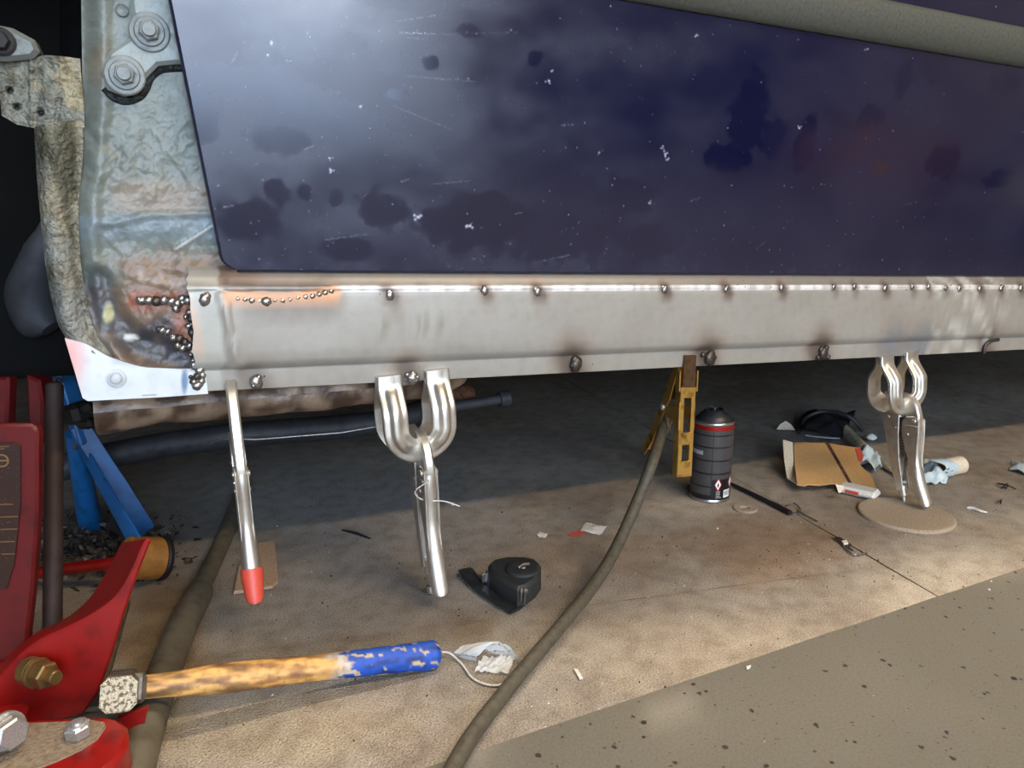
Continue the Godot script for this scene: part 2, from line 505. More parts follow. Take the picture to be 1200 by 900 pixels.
func lamp(u: float, n: float, y: float, lu: float, ln: float, energy: float, c: Color, label: String) -> void:
	var t := thing("ceiling_lamp", label, "lamp", R(u, y, n), room.basis)
	var mb := MB.new()
	mb.box(Vector3(0, 0.04, 0), Vector3(lu + 0.06, 0.06, ln + 0.06), 0.01)
	part("housing", mb, M.plaster, t)
	mb = MB.new()
	mb.box(Vector3(0, 0.004, 0), Vector3(lu, 0.012, ln), 0.003)
	part("diffuser", mb, M.lamp_face, t)
	for k in [-1, 1]:
		mb = MB.new()
		mb.tube([Vector3(k * lu * 0.4, 0.07, 0), Vector3(k * lu * 0.4, 2.9 - y, 0)], 0.008, 6)
		part("hanger", mb, M.dull_steel, t)
	var l := AreaLight3D.new()
	l.name = "lamp_light"
	l.area_size = Vector2(lu, ln)
	l.light_color = c; l.light_energy = energy; l.shadow_enabled = true
	l.area_range = 12.0
	t.add_child(l, true)
	l.position = Vector3(0, -0.012, 0)
	l.rotation_degrees = Vector3(-90, 0, 0)

func build_room() -> void:
	var mb := MB.new()
	var x0 := -2.9; var x1 := 3.4; var n0 := -2.5; var n1 := 3.3; var h := 2.9
	mb = MB.new(); rbox(mb, Vector3(x0 - 0.2, -0.3, n0 - 0.2), Vector3(x1 + 0.2, h, n0))
	struct("wall_back", mb, M.wall_dark, "dark workshop wall behind the raised car")
	mb = MB.new(); rbox(mb, Vector3(x0 - 0.2, -0.3, n0), Vector3(x0, h, n1))
	struct("wall_left", mb, M.plaster, "plain plastered workshop wall on the left")
	mb = MB.new(); rbox(mb, Vector3(x1, -0.3, n0), Vector3(x1 + 0.2, h, n1))
	struct("wall_right", mb, M.plaster, "plain plastered workshop wall on the right")
	mb = MB.new()
	rbox(mb, Vector3(x0 - 0.2, -0.3, n1), Vector3(DOOR_A, h, n1 + 0.2))
	rbox(mb, Vector3(DOOR_B, -0.3, n1), Vector3(x1 + 0.2, h, n1 + 0.2))
	rbox(mb, Vector3(DOOR_A, 2.25, n1), Vector3(DOOR_B, h, n1 + 0.2))
	struct("wall_front", mb, M.plaster, "workshop wall with the open vehicle doorway")
	mb = MB.new(); rbox(mb, Vector3(x0 - 0.2, h, n0 - 0.2), Vector3(x1 + 0.2, h + 0.2, n1 + 0.2))
	struct("ceiling", mb, M.plaster, "plain workshop ceiling over the car")
	mb = MB.new(); rbox(mb, Vector3(-30, -0.3, n1 + 0.2), Vector3(30, -0.012, 40.0))
	mb.col = lin(150, 146, 136)
	struct("ground", mb, M.concrete, "concrete yard outside the doorway")

const DOOR_A := -1.9
const DOOR_B := 0.9

func floor_col(w: Vector3) -> Color: # dust, stains and a paler front strip on the inner concrete
	var q := pix(w)
	var c := lin(168, 158, 143)
	var k := nz.get_noise_2d(w.x * 260.0, w.z * 260.0) * 0.5 + 0.5
	var k2 := nz.get_noise_2d(w.x * 1100.0 + 40.0, w.z * 1100.0) * 0.5 + 0.5
	c = c.lerp(lin(138, 119, 97), sst(0.42, 0.75, k) * 0.55)
	c = c.lerp(lin(204, 190, 164), sst(0.55, 0.8, k2) * 0.35)
	for b in floor_blobs:
		var d: float = Vector2((q.x - b[0]) / b[2], (q.y - b[1]) / b[3]).length()
		d += (k2 - 0.5) * 0.7
		c = c.lerp(b[4], (1.0 - sst(0.35, 1.0, d)) * b[5])
	return c

var floor_blobs := []

func slab(parent: Node, a: Vector3, b: Vector3, c: Vector3, d: Vector3, nu: int, nv: int, fc: Callable, m: Material, gap: Callable, h := 0.0, wob := 0.0012) -> void:
	# a slab with corners a b (near edge) d c (far edge); gap(side, u, v) pulls its edges in
	var mb := MB.new()
	var f := func(i: int, j: int):
		var u := float(i) / nu
		var v := float(j) / nv
		u = lerpf(gap.call(0, v), 1.0 - gap.call(1, v), u)
		v = lerpf(gap.call(2, u), 1.0 - gap.call(3, u), v)
		var p := a.lerp(b, u).lerp(d.lerp(c, u), v)
		p.y = h + nz.get_noise_2d(p.x * 420.0, p.z * 420.0) * wob
		if (i == 0 or j == 0 or i == nu or j == nv) and wob > 0.001: p.y -= 0.0008
		return p
	mb.grid(nu, nv, f, Vector3.UP, func(i: int, j: int): return fc.call(a.lerp(b, float(i) / nu).lerp(d.lerp(c, float(i) / nu), float(j) / nv)))
	var rim := []
	for i in nu + 1: rim.append(f.call(i, 0))
	for j in range(1, nv + 1): rim.append(f.call(nu, j))
	for i in range(nu - 1, -1, -1): rim.append(f.call(i, nv))
	for j in range(nv - 1, 0, -1): rim.append(f.call(0, j))
	var mid := (a + b + c + d) * 0.25
	mb.col = lin(120, 104, 84)
	for i in rim.size():
		var p: Vector3 = rim[i]
		var q: Vector3 = rim[(i + 1) % rim.size()]
		mb.quad(p, q, q + Vector3.DOWN * 0.02, p + Vector3.DOWN * 0.02, p - mid)
	part("concrete_slab", mb, m, parent)

func build_floor() -> void:
	floor_blobs = [
		[110, 640, 110, 60, lin(84, 70, 56), 0.7], [190, 760, 75, 120, lin(150, 120, 76), 0.75], [545, 735, 60, 26, lin(142, 112, 76), 0.6], [1060, 606, 62, 16, lin(132, 112, 92), 0.5],
		[900, 640, 130, 60, lin(160, 124, 86), 0.55], [700, 650, 160, 40, lin(160, 130, 96), 0.35], [800, 595, 90, 16, lin(214, 202, 180), 0.5], [300, 560, 150, 60, lin(150, 146, 142), 0.5],
		[470, 600, 170, 70, lin(166, 162, 156), 0.6], [230, 610, 90, 40, lin(128, 120, 112), 0.5], [1100, 690, 120, 60, lin(206, 194, 172), 0.6], [800, 760, 300, 50, lin(198, 184, 160), 0.5],
		[430, 640, 240, 130, lin(158, 155, 150), 0.55], [300, 860, 220, 60, lin(200, 182, 148), 0.5], [600, 520, 200, 30, lin(128, 118, 112), 0.5], [1150, 540, 90, 40, lin(160, 146, 128), 0.4], [420, 830, 120, 40, lin(196, 178, 150), 0.4],
	]
	var fl := Node3D.new()
	fl.name = "floor"
	add_child(fl, true)
	fl.set_meta("kind", "structure"); fl.set_meta("label", "dusty concrete workshop floor in slabs"); fl.set_meta("category", "floor")
	var mb := MB.new()
	rbox(mb, Vector3(-3.1, -0.3, -2.7), Vector3(3.6, -0.016, 3.5))
	part("sub_floor", mb, M.joint_dirt, fl)
	var g := Plane(Vector3.UP, 0.0)
	var A0 := F(520, 893); var A1 := F(1200, 665)
	var da := (A1 - A0).normalized()
	var aL := A0 - da * 3.2
	var aR := A1 + da * 3.2
	# the joint that runs away from the camera on the right
	var C0 := F(1112, 706); var C1 := F(930, 600)
	var dc := (C1 - C0).normalized()
	var cN := C0 - dc * 0.4
	var s = Geometry2D.line_intersects_line(Vector2(A0.x, A0.z), Vector2(da.x, da.z), Vector2(C0.x, C0.z), Vector2(dc.x, dc.z))
	var X := Vector3(s.x, 0, s.y)
	var cF := X + dc * 3.4
	var B0 := F(640, 715); var B1 := F(925, 677)
	var db := (B1 - B0).normalized()
	s = Geometry2D.line_intersects_line(Vector2(B0.x, B0.z), Vector2(db.x, db.z), Vector2(C0.x, C0.z), Vector2(dc.x, dc.z))
	var Y := Vector3(s.x, 0, s.y)
	var bL := Y - db * 3.4
	var none := func(_k, _t): return 0.0
	var len_near := 0.0
	# left of the joint: the strip before the crack, then the part beyond it
	var wB := Y.distance_to(bL)
	var crack := func(k: int, t: float):
		if k == 1: return 0.0003
		if k != 3: return 0.0
		var x: float = t * wB - (wB - Y.distance_to(B0))
		return 0.007 * clampf(x / 0.06, 0, 1) * (1.0 - clampf((x - B0.distance_to(B1)) / 0.05, 0, 1)) * (0.6 + 0.4 * sin(x * 60.0))
	slab(fl, aL, X, Y, bL, 230, 46, floor_col, M.concrete, crack)
	slab(fl, bL, Y, cF, cF - db * 3.4, 190, 150, floor_col, M.concrete, func(k: int, t: float): return 0.0003 if k == 1 else 0.0)
	# right of the joint
	slab(fl, X, aR, aR + dc * 3.6, cF, 150, 150, floor_col, M.concrete, func(k: int, t: float): return 0.0003 + 0.0003 * sin(t * 40.0) if k == 0 else 0.0)
	# the grey slab in front
	var img := Image.create(1024, 1024, false, Image.FORMAT_RGB8)
	img.fill(Color.WHITE)
	rng.seed = 77
	for k in 2400:
		var x := rng.randi_range(4, 1019); var y := rng.randi_range(4, 1019)
		var r := 0.6 + pow(rng.randf(), 3.5) * 2.6
		var dk := rng.randf_range(0.15, 0.5)
		var el := rng.randf_range(0.5, 1.0)
		var an := rng.randf() * PI
		for i in range(-5, 6):
			for j in range(-5, 6):
				var q := Vector2(i, j).rotated(an)
				var d := Vector2(q.x, q.y / el).length() / r + rng.randf() * 0.25
				if d < 1.0: img.set_pixel((x + i + 1024) % 1024, (y + j + 1024) % 1024, Color(dk, dk * 0.96, dk * 0.92))
	var m := tri_planar(mat("front_concrete", Color.WHITE, 0.8, 0.0, true), 0.9, true)
	m.albedo_texture = ImageTexture.create_from_image(img)
	m.detail_enabled = true; m.detail_blend_mode = BaseMaterial3D.BLEND_MODE_MUL
	m.detail_albedo = noise_tex(0.3, [[0.0, Color(0.84, 0.83, 0.82)], [0.5, Color(0.95, 0.95, 0.945)], [1.0, Color.WHITE]], 1024, 41, 5)
	m.heightmap_enabled = true; m.heightmap_texture = noise_tex(0.2, [], 1024, 42, 4); m.heightmap_scale = 0.04
	var front_col := func(w: Vector3):
		var c := lin(104, 98, 86)
		c = c.lerp(lin(116, 109, 94), sst(0.4, 0.8, nz.get_noise_2d(w.x * 300.0, w.z * 300.0) * 0.5 + 0.5) * 0.5)
		for b in [[790, 835, 50, 30], [560, 885, 60, 30], [1180, 640, 60, 50]]:
			var q := pix(w)
			c = c.lerp(lin(150, 142, 126), (1.0 - sst(0.2, 1.0, Vector2((q.x - b[0]) / b[2], (q.y - b[1]) / b[3]).length())) * 0.6)
		return c
	var back := Vector3(-da.z, 0, da.x) * 3.6
	if back.z < 0.0: back = -back
	slab(fl, aL + back - da * 1.0, aR + back + da * 1.0, aR, aL, 240, 120, front_col, m, func(_k, _t): return 0.0, 0.0, 0.0009)

func build_reflected() -> void: # unseen things added by the other walls for the door paint to reflect
	var t := thing("added_cabinet", "unseen two-door dark grey metal cabinet added for reflections against the workshop's front wall", "cabinet", R(2.2, 0.0, 3.0), room.basis)
	var mb := MB.new()
	mb.box(Vector3(0, 0.46, 0), Vector3(1.5, 0.92, 0.5), 0.01)
	part("body", mb, M.dark_pipe, t)
	for k in [-1, 1]:
		mb = MB.new()
		mb.box(Vector3(k * 0.375, 0.46, -0.257), Vector3(0.72, 0.84, 0.016), 0.004)
		var d := part("door", mb, M.dark_pipe, t)
		mb = MB.new()
		mb.tube([Vector3(k * 0.06, 0.42, -0.285), Vector3(k * 0.06, 0.56, -0.285)], 0.007, 8)
		part("handle", mb, M.zinc_bolt, d)
	for q in [[3.1, 2.1, 0.5, 0.34, "unseen large cardboard box added for reflections by the right workshop wall"], [3.2, 2.85, 0.34, 0.24, "unseen small cardboard box added for reflections in the workshop corner"]]:
		t = thing("added_box", q[4], "cardboard box", R(q[0], 0.0, q[1]), room.basis * Basis(Vector3.UP, 0.2))
		mb = MB.new()
		mb.box(Vector3(0, q[3] * 0.5 + 0.001, 0), Vector3(q[2] * 0.7, q[3], q[2]), 0.004)
		part("carton", mb, M.card, t)
		mb = MB.new()
		mb.box(Vector3(0, q[3] + 0.002, 0), Vector3(q[2] * 0.7, 0.001, 0.05), 0.0002)
		part("packing_tape", mb, M.card_pale, t)
	t = thing("added_wheel", "unseen car wheel with a black tyre, added for reflections, leaning on the right workshop wall", "wheel", R(3.02, 0.0, 1.2), room.basis)
	var lean := Transform3D(Basis(Vector3(0, 0, 1), deg_to_rad(78.0)), Vector3(0.02, 0.30, 0))
	mb = MB.new()
	mb.lathe([Vector2(0.19, -0.09), Vector2(0.24, -0.1), Vector2(0.285, -0.085), Vector2(0.298, -0.05), Vector2(0.298, 0.05), Vector2(0.285, 0.085), Vector2(0.24, 0.1), Vector2(0.19, 0.09)], 40, true, lean)
	part("tyre", mb, M.black_iron, t)
	mb = MB.new()
	mb.lathe([Vector2(0.0, 0.05), Vector2(0.06, 0.055), Vector2(0.12, 0.04), Vector2(0.17, 0.07), Vector2(0.192, 0.092), Vector2(0.192, -0.09)], 40, true, lean)
	part("rim", mb, M.dull_steel, t)

# ---------------------------------------------------------------- the car
func pxc(l: Vector3) -> Vector2: return pix(car_x * l)

func pl(list: Array, z := 0.0) -> Array: # outline of picture points -> points on the car's plane at z
	var out := []
	for p in list: out.append(CP(p[0], p[1], z))
	return out

func door_z(y: float) -> float: # the door bulges outwards a little as it goes up
	var t := clampf((y - 0.13) / 0.75, 0.0, 1.2)
	return -0.004 + 0.02 * sin(minf(t * 2.2, PI / 2)) + DOOR_TILT * t

const DOOR_TILT := 0.055

func build_car() -> Node3D:
	var car := thing("car", "dark blue car raised on stands with a bare grey sill panel tacked along its side", "car", car_x.origin, car_x.basis)
	build_door(car)
	build_sill(car)
	build_pillar(car)
	build_arch(car)
	# the rest of the body, which only throws its shade and closes the underside
	var mb := MB.new()
	mb.box(Vector3(1.32, 0.58, -0.83), Vector3(3.0, 0.9, 1.5), 0.05)
	mb.box(Vector3(1.32, 0.15, -0.83), Vector3(3.0, 0.1, 1.48), 0.02)
	mb.box(Vector3(-1.0, 0.74, -0.72), Vector3(1.7, 0.22, 1.4), 0.05)
	mb.box(Vector3(-0.95, 0.35, -1.0), Vector3(1.7, 0.6, 0.8), 0.05)
	mb.box(Vector3(1.4, 1.0, -0.03), Vector3(3.2, 0.08, 0.22), 0.02)
	part("body_shell", mb, M.dark_under, car)
	mb = MB.new()
	mb.box(Vector3(-1.02, 0.66, -0.03), Vector3(1.36, 0.3, 0.05), 0.02)
	part("front_wing", mb, M.door_paint, car)
	var inv := car_x.affine_inverse()
	# underside: rail, pipe and drive shaft behind the sill
	mb = MB.new()
	var f := func(i: int, j: int):
		var x := -0.345 + 0.44 * i / 110.0
		var a := TAU * j / 24.0
		var r := (lerpf(0.034, 0.026, i / 110.0) * sqrt(1.0 - pow(maxf(0.0, i / 110.0 - 0.85) / 0.155, 2.0))) + nz.get_noise_2d(x * 900.0, a * 40.0) * 0.006
		return Vector3(x, lerpf(-0.026, -0.012, i / 110.0) + sin(a) * r * 0.9, -0.085 + cos(a) * r)
	mb.grid(110, 24, f, Vector3(0, 0, 1), func(i: int, j: int):
		var q := nz.get_noise_2d(i * 9.0, j * 14.0) * 0.5 + 0.5
		return lin(146, 122, 98).lerp(lin(74, 54, 40), sst(0.35, 0.7, q)))
	fix_round(mb, Vector3(0, -0.02, -0.085))
	part("chassis_rail", mb, M.underseal, car, "dirty brown rail under the sill")
	mb = MB.new()
	mb.tube(curve([inv * P(60, 552, 1.18), inv * P(130, 533, 1.2), inv * P(260, 512, 1.24), inv * P(400, 500, 1.3), inv * P(470, 490, 1.34), inv * P(520, 470, 1.38)], 8), 0.021, 16)
	part("exhaust_pipe", mb, M.dark_pipe, car)
	mb = MB.new()
	mb.tube([inv * P(245, 520, 1.1), inv * P(258, 514, 1.1), inv * P(300, 515, 1.1), inv * P(400, 507, 1.14), inv * P(470, 495, 1.16)], 0.0015, 6)
	part("brake_line", mb, M.bead_steel, car)
	mb = MB.new()
	var a := P(520, 478, 1.12); var b := P(585, 468, 1.16)
	mb.tube([inv * a, inv * b], 0.008, 12)
	mb.tube([inv * b, inv * P(596, 466.5, 1.166)], 0.0125, 14)
	part("drive_shaft", mb, M.dark_pipe, car)
	mb = MB.new()
	mb.tube([inv * P(500, 468, 1.15), inv * P(548, 462, 1.17), inv * P(556, 461, 1.172)], [0.017, 0.016, 0.01], 14)
	part("shaft_boot", mb, M.rust, car)
	return car

func fix_round(_mb: MB, _c: Vector3) -> void:
	for i in _mb.v.size():
		var o: Vector3 = _mb.v[i] - _c
		o.x = 0.0
		if _mb.n[i].dot(o) < 0.0: _mb.n[i] = -_mb.n[i]

func build_door(car: Node3D) -> void:
	var tl := CP(200, 0, 0.0); var bl := CP(264, 316, 0.0)
	var y0 := bl.y + 0.0
	var y1 := 0.92
	var slope := (tl.x - bl.x) / (tl.y - bl.y)
	var xr := 1.75
	var xl := func(y: float): return bl.x + slope * (y - bl.y) + (0.012 * pow(clampf((y0 + 0.012 - y) / 0.012, 0, 1), 2.0))
	# picture of the paint: dust film, clean patches, painted reflections, chips and scratches, laid out on the panel in metres
	var Wp := 1.75 - (bl.x - 0.14)
	var x00 := bl.x - 0.14
	var IW := 1536; var IH := 480
	var Hp := Wp * IH / IW
	var alb := Image.create(IW, IH, false, Image.FORMAT_RGB8)
	var rgh := Image.create(IW, IH, false, Image.FORMAT_L8)
	var n1 := FastNoiseLite.new(); n1.seed = 5; n1.frequency = 0.011; n1.fractal_octaves = 4
	var n2 := FastNoiseLite.new(); n2.seed = 8; n2.frequency = 0.05; n2.fractal_octaves = 3
	# clean patches in the dust, dark reflections painted in at right (picture places): x, y, rx, ry, strength
	var dark_patches := [[325, 222, 18, 20, .9], [358, 225, 9, 12, .8], [295, 258, 46, 30, .95], [395, 232, 10, 14, .6], [330, 165, 55, 22, .5], [235, 135, 30, 45, .6], [450, 248, 40, 30, .8], [560, 265, 90, 40, .75], [500, 75, 14, 14, .7], [462, 112, 18, 10, .7],
		[575, 240, 26, 22, .8], [650, 280, 80, 36, .6], [410, 292, 40, 16, .7], [870, 140, 26, 60, .7], [850, 185, 34, 20, .8], [940, 165, 16, 40, .8], [900, 160, 20, 30, .5], [1030, 195, 14, 14, .95], [1010, 140, 20, 26, .7], [1100, 185, 26, 30, .8],
		[1080, 80, 14, 26, .7], [1160, 95, 26, 18, .8], [1170, 210, 24, 14, .8], [1045, 95, 16, 30, .6], [740, 230, 40, 30, .5], [620, 70, 14, 12, .6], [540, 40, 20, 10, .4], [770, 285, 50, 24, .6], [1130, 300, 60, 14, .5]]
	var sm := []
	for s in dark_patches:
		var c := CP(s[0], s[1], 0.012)
		var e := CP(s[0] + s[2], s[1], 0.012)
		var g := CP(s[0], s[1] + s[3], 0.012)
		sm.append([c.x, c.y, absf(e.x - c.x), absf(g.y - c.y), s[4]])
	var navy := rgb(10, 13, 42)
	for j in IH:
		var y := Hp - (j + 0.5) / IH * Hp + y0 - 0.004
		var near := sm.filter(func(s): return absf((y - s[1]) / s[3]) < 1.5)
		for i in IW:
			var x := x00 + (i + 0.5) / IW * Wp
			var k := n1.get_noise_2d(i * 0.6, j * 1.1) * 0.5 + 0.5
			var k2 := n2.get_noise_2d(i, j) * 0.5 + 0.5
			var dust := 0.34 + 0.4 * sst(0.15, 0.85, k) + 0.1 * (k2 - 0.5)
			dust *= lerpf(0.98, 0.6, clampf((x + 0.2) / 1.1, 0.0, 1.0))
			dust += 0.22 * (1.0 - sst(0.0, 0.03, y - y0)) * k2
			for s in near:
				var dx: float = (x - s[0]) / s[2]
				if dx > 1.5 or dx < -1.5: continue
				var dy: float = (y - s[1]) / s[3]
				if dy > 1.5 or dy < -1.5: continue
				var d := sqrt(dx * dx + dy * dy) + (k2 - 0.5) * 0.7 + (k - 0.5) * 0.4
				dust *= 1.0 - 0.85 * s[4] * (1.0 - sst(0.55, 0.95, d))
			dust = clampf(dust, 0.0, 1.0)
			var c := navy.lerp(rgb(112, 109, 108), dust * DUST)
			alb.set_pixel(i, j, c)
			var rr := 0.05 + 0.4 * dust
			rgh.set_pixel(i, j, Color(rr, rr, rr))
	rng.seed = 11
	var put := func(px, py, r, c, al): # a chip at a picture place
		var l := CP(px, py, 0.012)
		var ci: float = (l.x - x00) / Wp * IW
		var cj: float = (Hp - (l.y - y0 + 0.004)) / Hp * IH
		for i in range(int(ci - r - 1), int(ci + r + 2)):
			for j in range(int(cj - r - 1), int(cj + r + 2)):
				if i < 0 or j < 0 or i >= IW or j >= IH: continue
				var d := Vector2(i - ci, j - cj).length()
				if d < r + 0.5: alb.set_pixel(i, j, alb.get_pixel(i, j).lerp(c, al * clampf(r + 0.5 - d, 0, 1)))
	for k in 560:
		put.call(rng.randf_range(215, 1195), 320.0 - pow(rng.randf(), 1.4) * 310.0, rng.randf_range(0.0, 0.7), rgb(196, 196, 200), rng.randf_range(0.2, 0.85))
	for s in [[637, 97, 1.6], [640, 85, 1.0], [388, 199, 1.8], [386, 185, 1.2], [776, 180, 2.0], [772, 172, 1.4], [780, 186, 1.4], [552, 265, 2.4], [492, 252, 2.6], [931, 150, 1.6], [700, 178, 1.0], [763, 237, 1.3], [316, 53, 1.4], [312, 66, 1.0], [420, 124, 1.2], [804, 45, 1.3], [1000, 60, 1.2]]:
		for q in 5: put.call(s[0] + rng.randfn() * s[2], s[1] + rng.randfn() * s[2] * 0.8, s[2] * 0.45, rgb(210, 210, 214), 0.85)
	# scratches: from, to, strength
	for s in [[460, 28, 505, 22, .6], [462, 41, 505, 43, .9], [505, 43, 600, 41, .3], [470, 47, 500, 49, .5], [455, 0, 590, 4, .5], [472, 90, 555, 97, .45], [458, 124, 528, 152, .5], [355, 175, 367, 170, 1.], [260, 242, 274, 240, .9], [652, 147, 668, 146, .8], [468, 213, 480, 209, .7], [505, 215, 552, 211, .5],
		[380, 281, 432, 274, .6], [548, 268, 556, 260, .9], [640, 306, 672, 299, .8], [604, 250, 616, 248, .7], [960, 215, 975, 217, .8], [810, 235, 822, 231, .6], [893, 290, 902, 284, .7], [425, 230, 432, 226, .7], [1060, 240, 1075, 236, .5], [270, 75, 276, 64, .6]]:
		var a := Vector2(s[0], s[1]); var b := Vector2(s[2], s[3])
		var steps := int(a.distance_to(b) * 1.6)
		for q in steps + 1:
			var p := a.lerp(b, float(q) / maxi(steps, 1)) + Vector2(0, rng.randfn() * 0.4)
			put.call(p.x, p.y, rng.randf() * 0.55, rgb(184, 180, 180), s[4] * rng.randf_range(0.1, 0.85))
	alb.fill_rect(Rect2i(0, 0, 12, 12), navy)
	var m: StandardMaterial3D = M.door_paint
	m.albedo_texture = ImageTexture.create_from_image(alb)
	m.roughness_texture = ImageTexture.create_from_image(rgh)
	m.roughness = 1.0
	m.texture_repeat = false
	var mb := MB.new()
	var nu := 90; var nv := 60
	var fy := func(j: int): return y0 + (y1 - y0) * pow(float(j) / nv, 1.5)
	var fp := func(i: int, j: int):
		var y: float = fy.call(j)
		var a: float = xl.call(y)
		return Vector3(lerpf(a, xr, float(i) / nu), y, door_z(y))
	var uv := func(i: int, j: int):
		var p: Vector3 = fp.call(i, j)
		return Vector2((p.x - x00) / Wp, (Hp - (p.y - y0 + 0.004)) / Hp)
	mb.grid(nu, nv, fp, Vector3(0, 0, 1), null, uv)
	# folded edge: rounded hem along the left side and the bottom
	var hem := func(pts: Array, inw: Vector3):
		for i in pts.size() - 1:
			var p: Vector3 = pts[i]; var q: Vector3 = pts[i + 1]
			var last := Vector3.ZERO
			for k in 5:
				var a0 := PI / 2 * k / 4.0
				var o := -inw * 0.003 * sin(a0) + Vector3(0, 0, -0.003) * (1.0 - cos(a0))
				if k > 0:
					var nm := (-inw * sin(a0) + Vector3(0, 0, 1) * cos(a0)).normalized()
					mb.tri(p + last, q + last, q + o, nm, nm, nm, Vector2(0.003, 0.006), Vector2(0.003, 0.006), Vector2(0.003, 0.006))
					mb.tri(p + last, q + o, p + o, nm, nm, nm, Vector2(0.003, 0.006), Vector2(0.003, 0.006), Vector2(0.003, 0.006))
				last = o
			var bk := Vector3(0, 0, -0.02)
			mb.tri(p + last, q + last, q + last + bk, -inw, -inw, -inw, Vector2(0.003, 0.006), Vector2(0.003, 0.006), Vector2(0.003, 0.006))
			mb.tri(p + last, q + last + bk, p + last + bk, -inw, -inw, -inw, Vector2(0.003, 0.006), Vector2(0.003, 0.006), Vector2(0.003, 0.006))
	var le := []
	for j in nv + 1: le.append(fp.call(0, j))
	hem.call(le, Vector3(1, 0, 0))
	var be := []
	for i in nu + 1: be.append(fp.call(i, 0))
	hem.call(be, Vector3(0, 1, 0))
	var door := part("door", mb, m, car, "dusty dark blue door skin with chips and scratches")
	# side rubbing strip
	mb = MB.new()
	var s0 := CP(690, -2, 0.03); var s1 := CP(1200, 79, 0.03)
	var t0 := CP(1080, 0, 0.05); var t1 := CP(1200, 38, 0.05)
	var low := (s0.y + s1.y) * 0.5
	var hgt := (t0.y + t1.y) * 0.5 - low
	var prof := [Vector2(0.0, low), Vector2(0.004, low - 0.0005), Vector2(0.011, low + 0.004), Vector2(0.016, low + 0.014), Vector2(0.0185, low + hgt * 0.5), Vector2(0.0175, low + hgt * 0.8), Vector2(0.013, low + hgt * 0.96), Vector2(0.005, low + hgt), Vector2(0.0, low + hgt)]
	var xa: float = s0.x - 0.6
	mb.grid(60, prof.size() - 1, func(i: int, j: int): return Vector3(lerpf(maxf(xa, xl.call(low) + 0.02), xr, i / 60.0), prof[j].y, door_z(prof[j].y) + prof[j].x), Vector3(0, 0, 1))
	part("rubbing_strip", mb, M.grey_trim, door, "grey plastic side moulding")

const DUST := 0.3

const SILL := [[0.0, -0.0135], [0.0008, -0.0112], [0.0255, -0.0105], [0.0272, -0.0100], [0.0285, -0.0080], [0.0305, -0.0055], [0.0345, -0.0022], [0.039, 0.0006], [0.05, 0.0019], [0.07, 0.003], [0.09, 0.0034], [0.103, 0.0030], [0.1075, 0.0022], [0.109, 0.0012], [0.1105, 0.0024], [0.113, 0.0026], [0.1155, 0.0012], [0.117, -0.001], [0.124, -0.003], [0.131, -0.006], [0.137, -0.012], [0.15, -0.03]]

var tacks := []      # weld lumps on the sill: picture x, y, radius in m, dark
func sill_top() -> float: return (CP(485, 340, 0.002).y + CP(1000, 334, 0.002).y) * 0.5

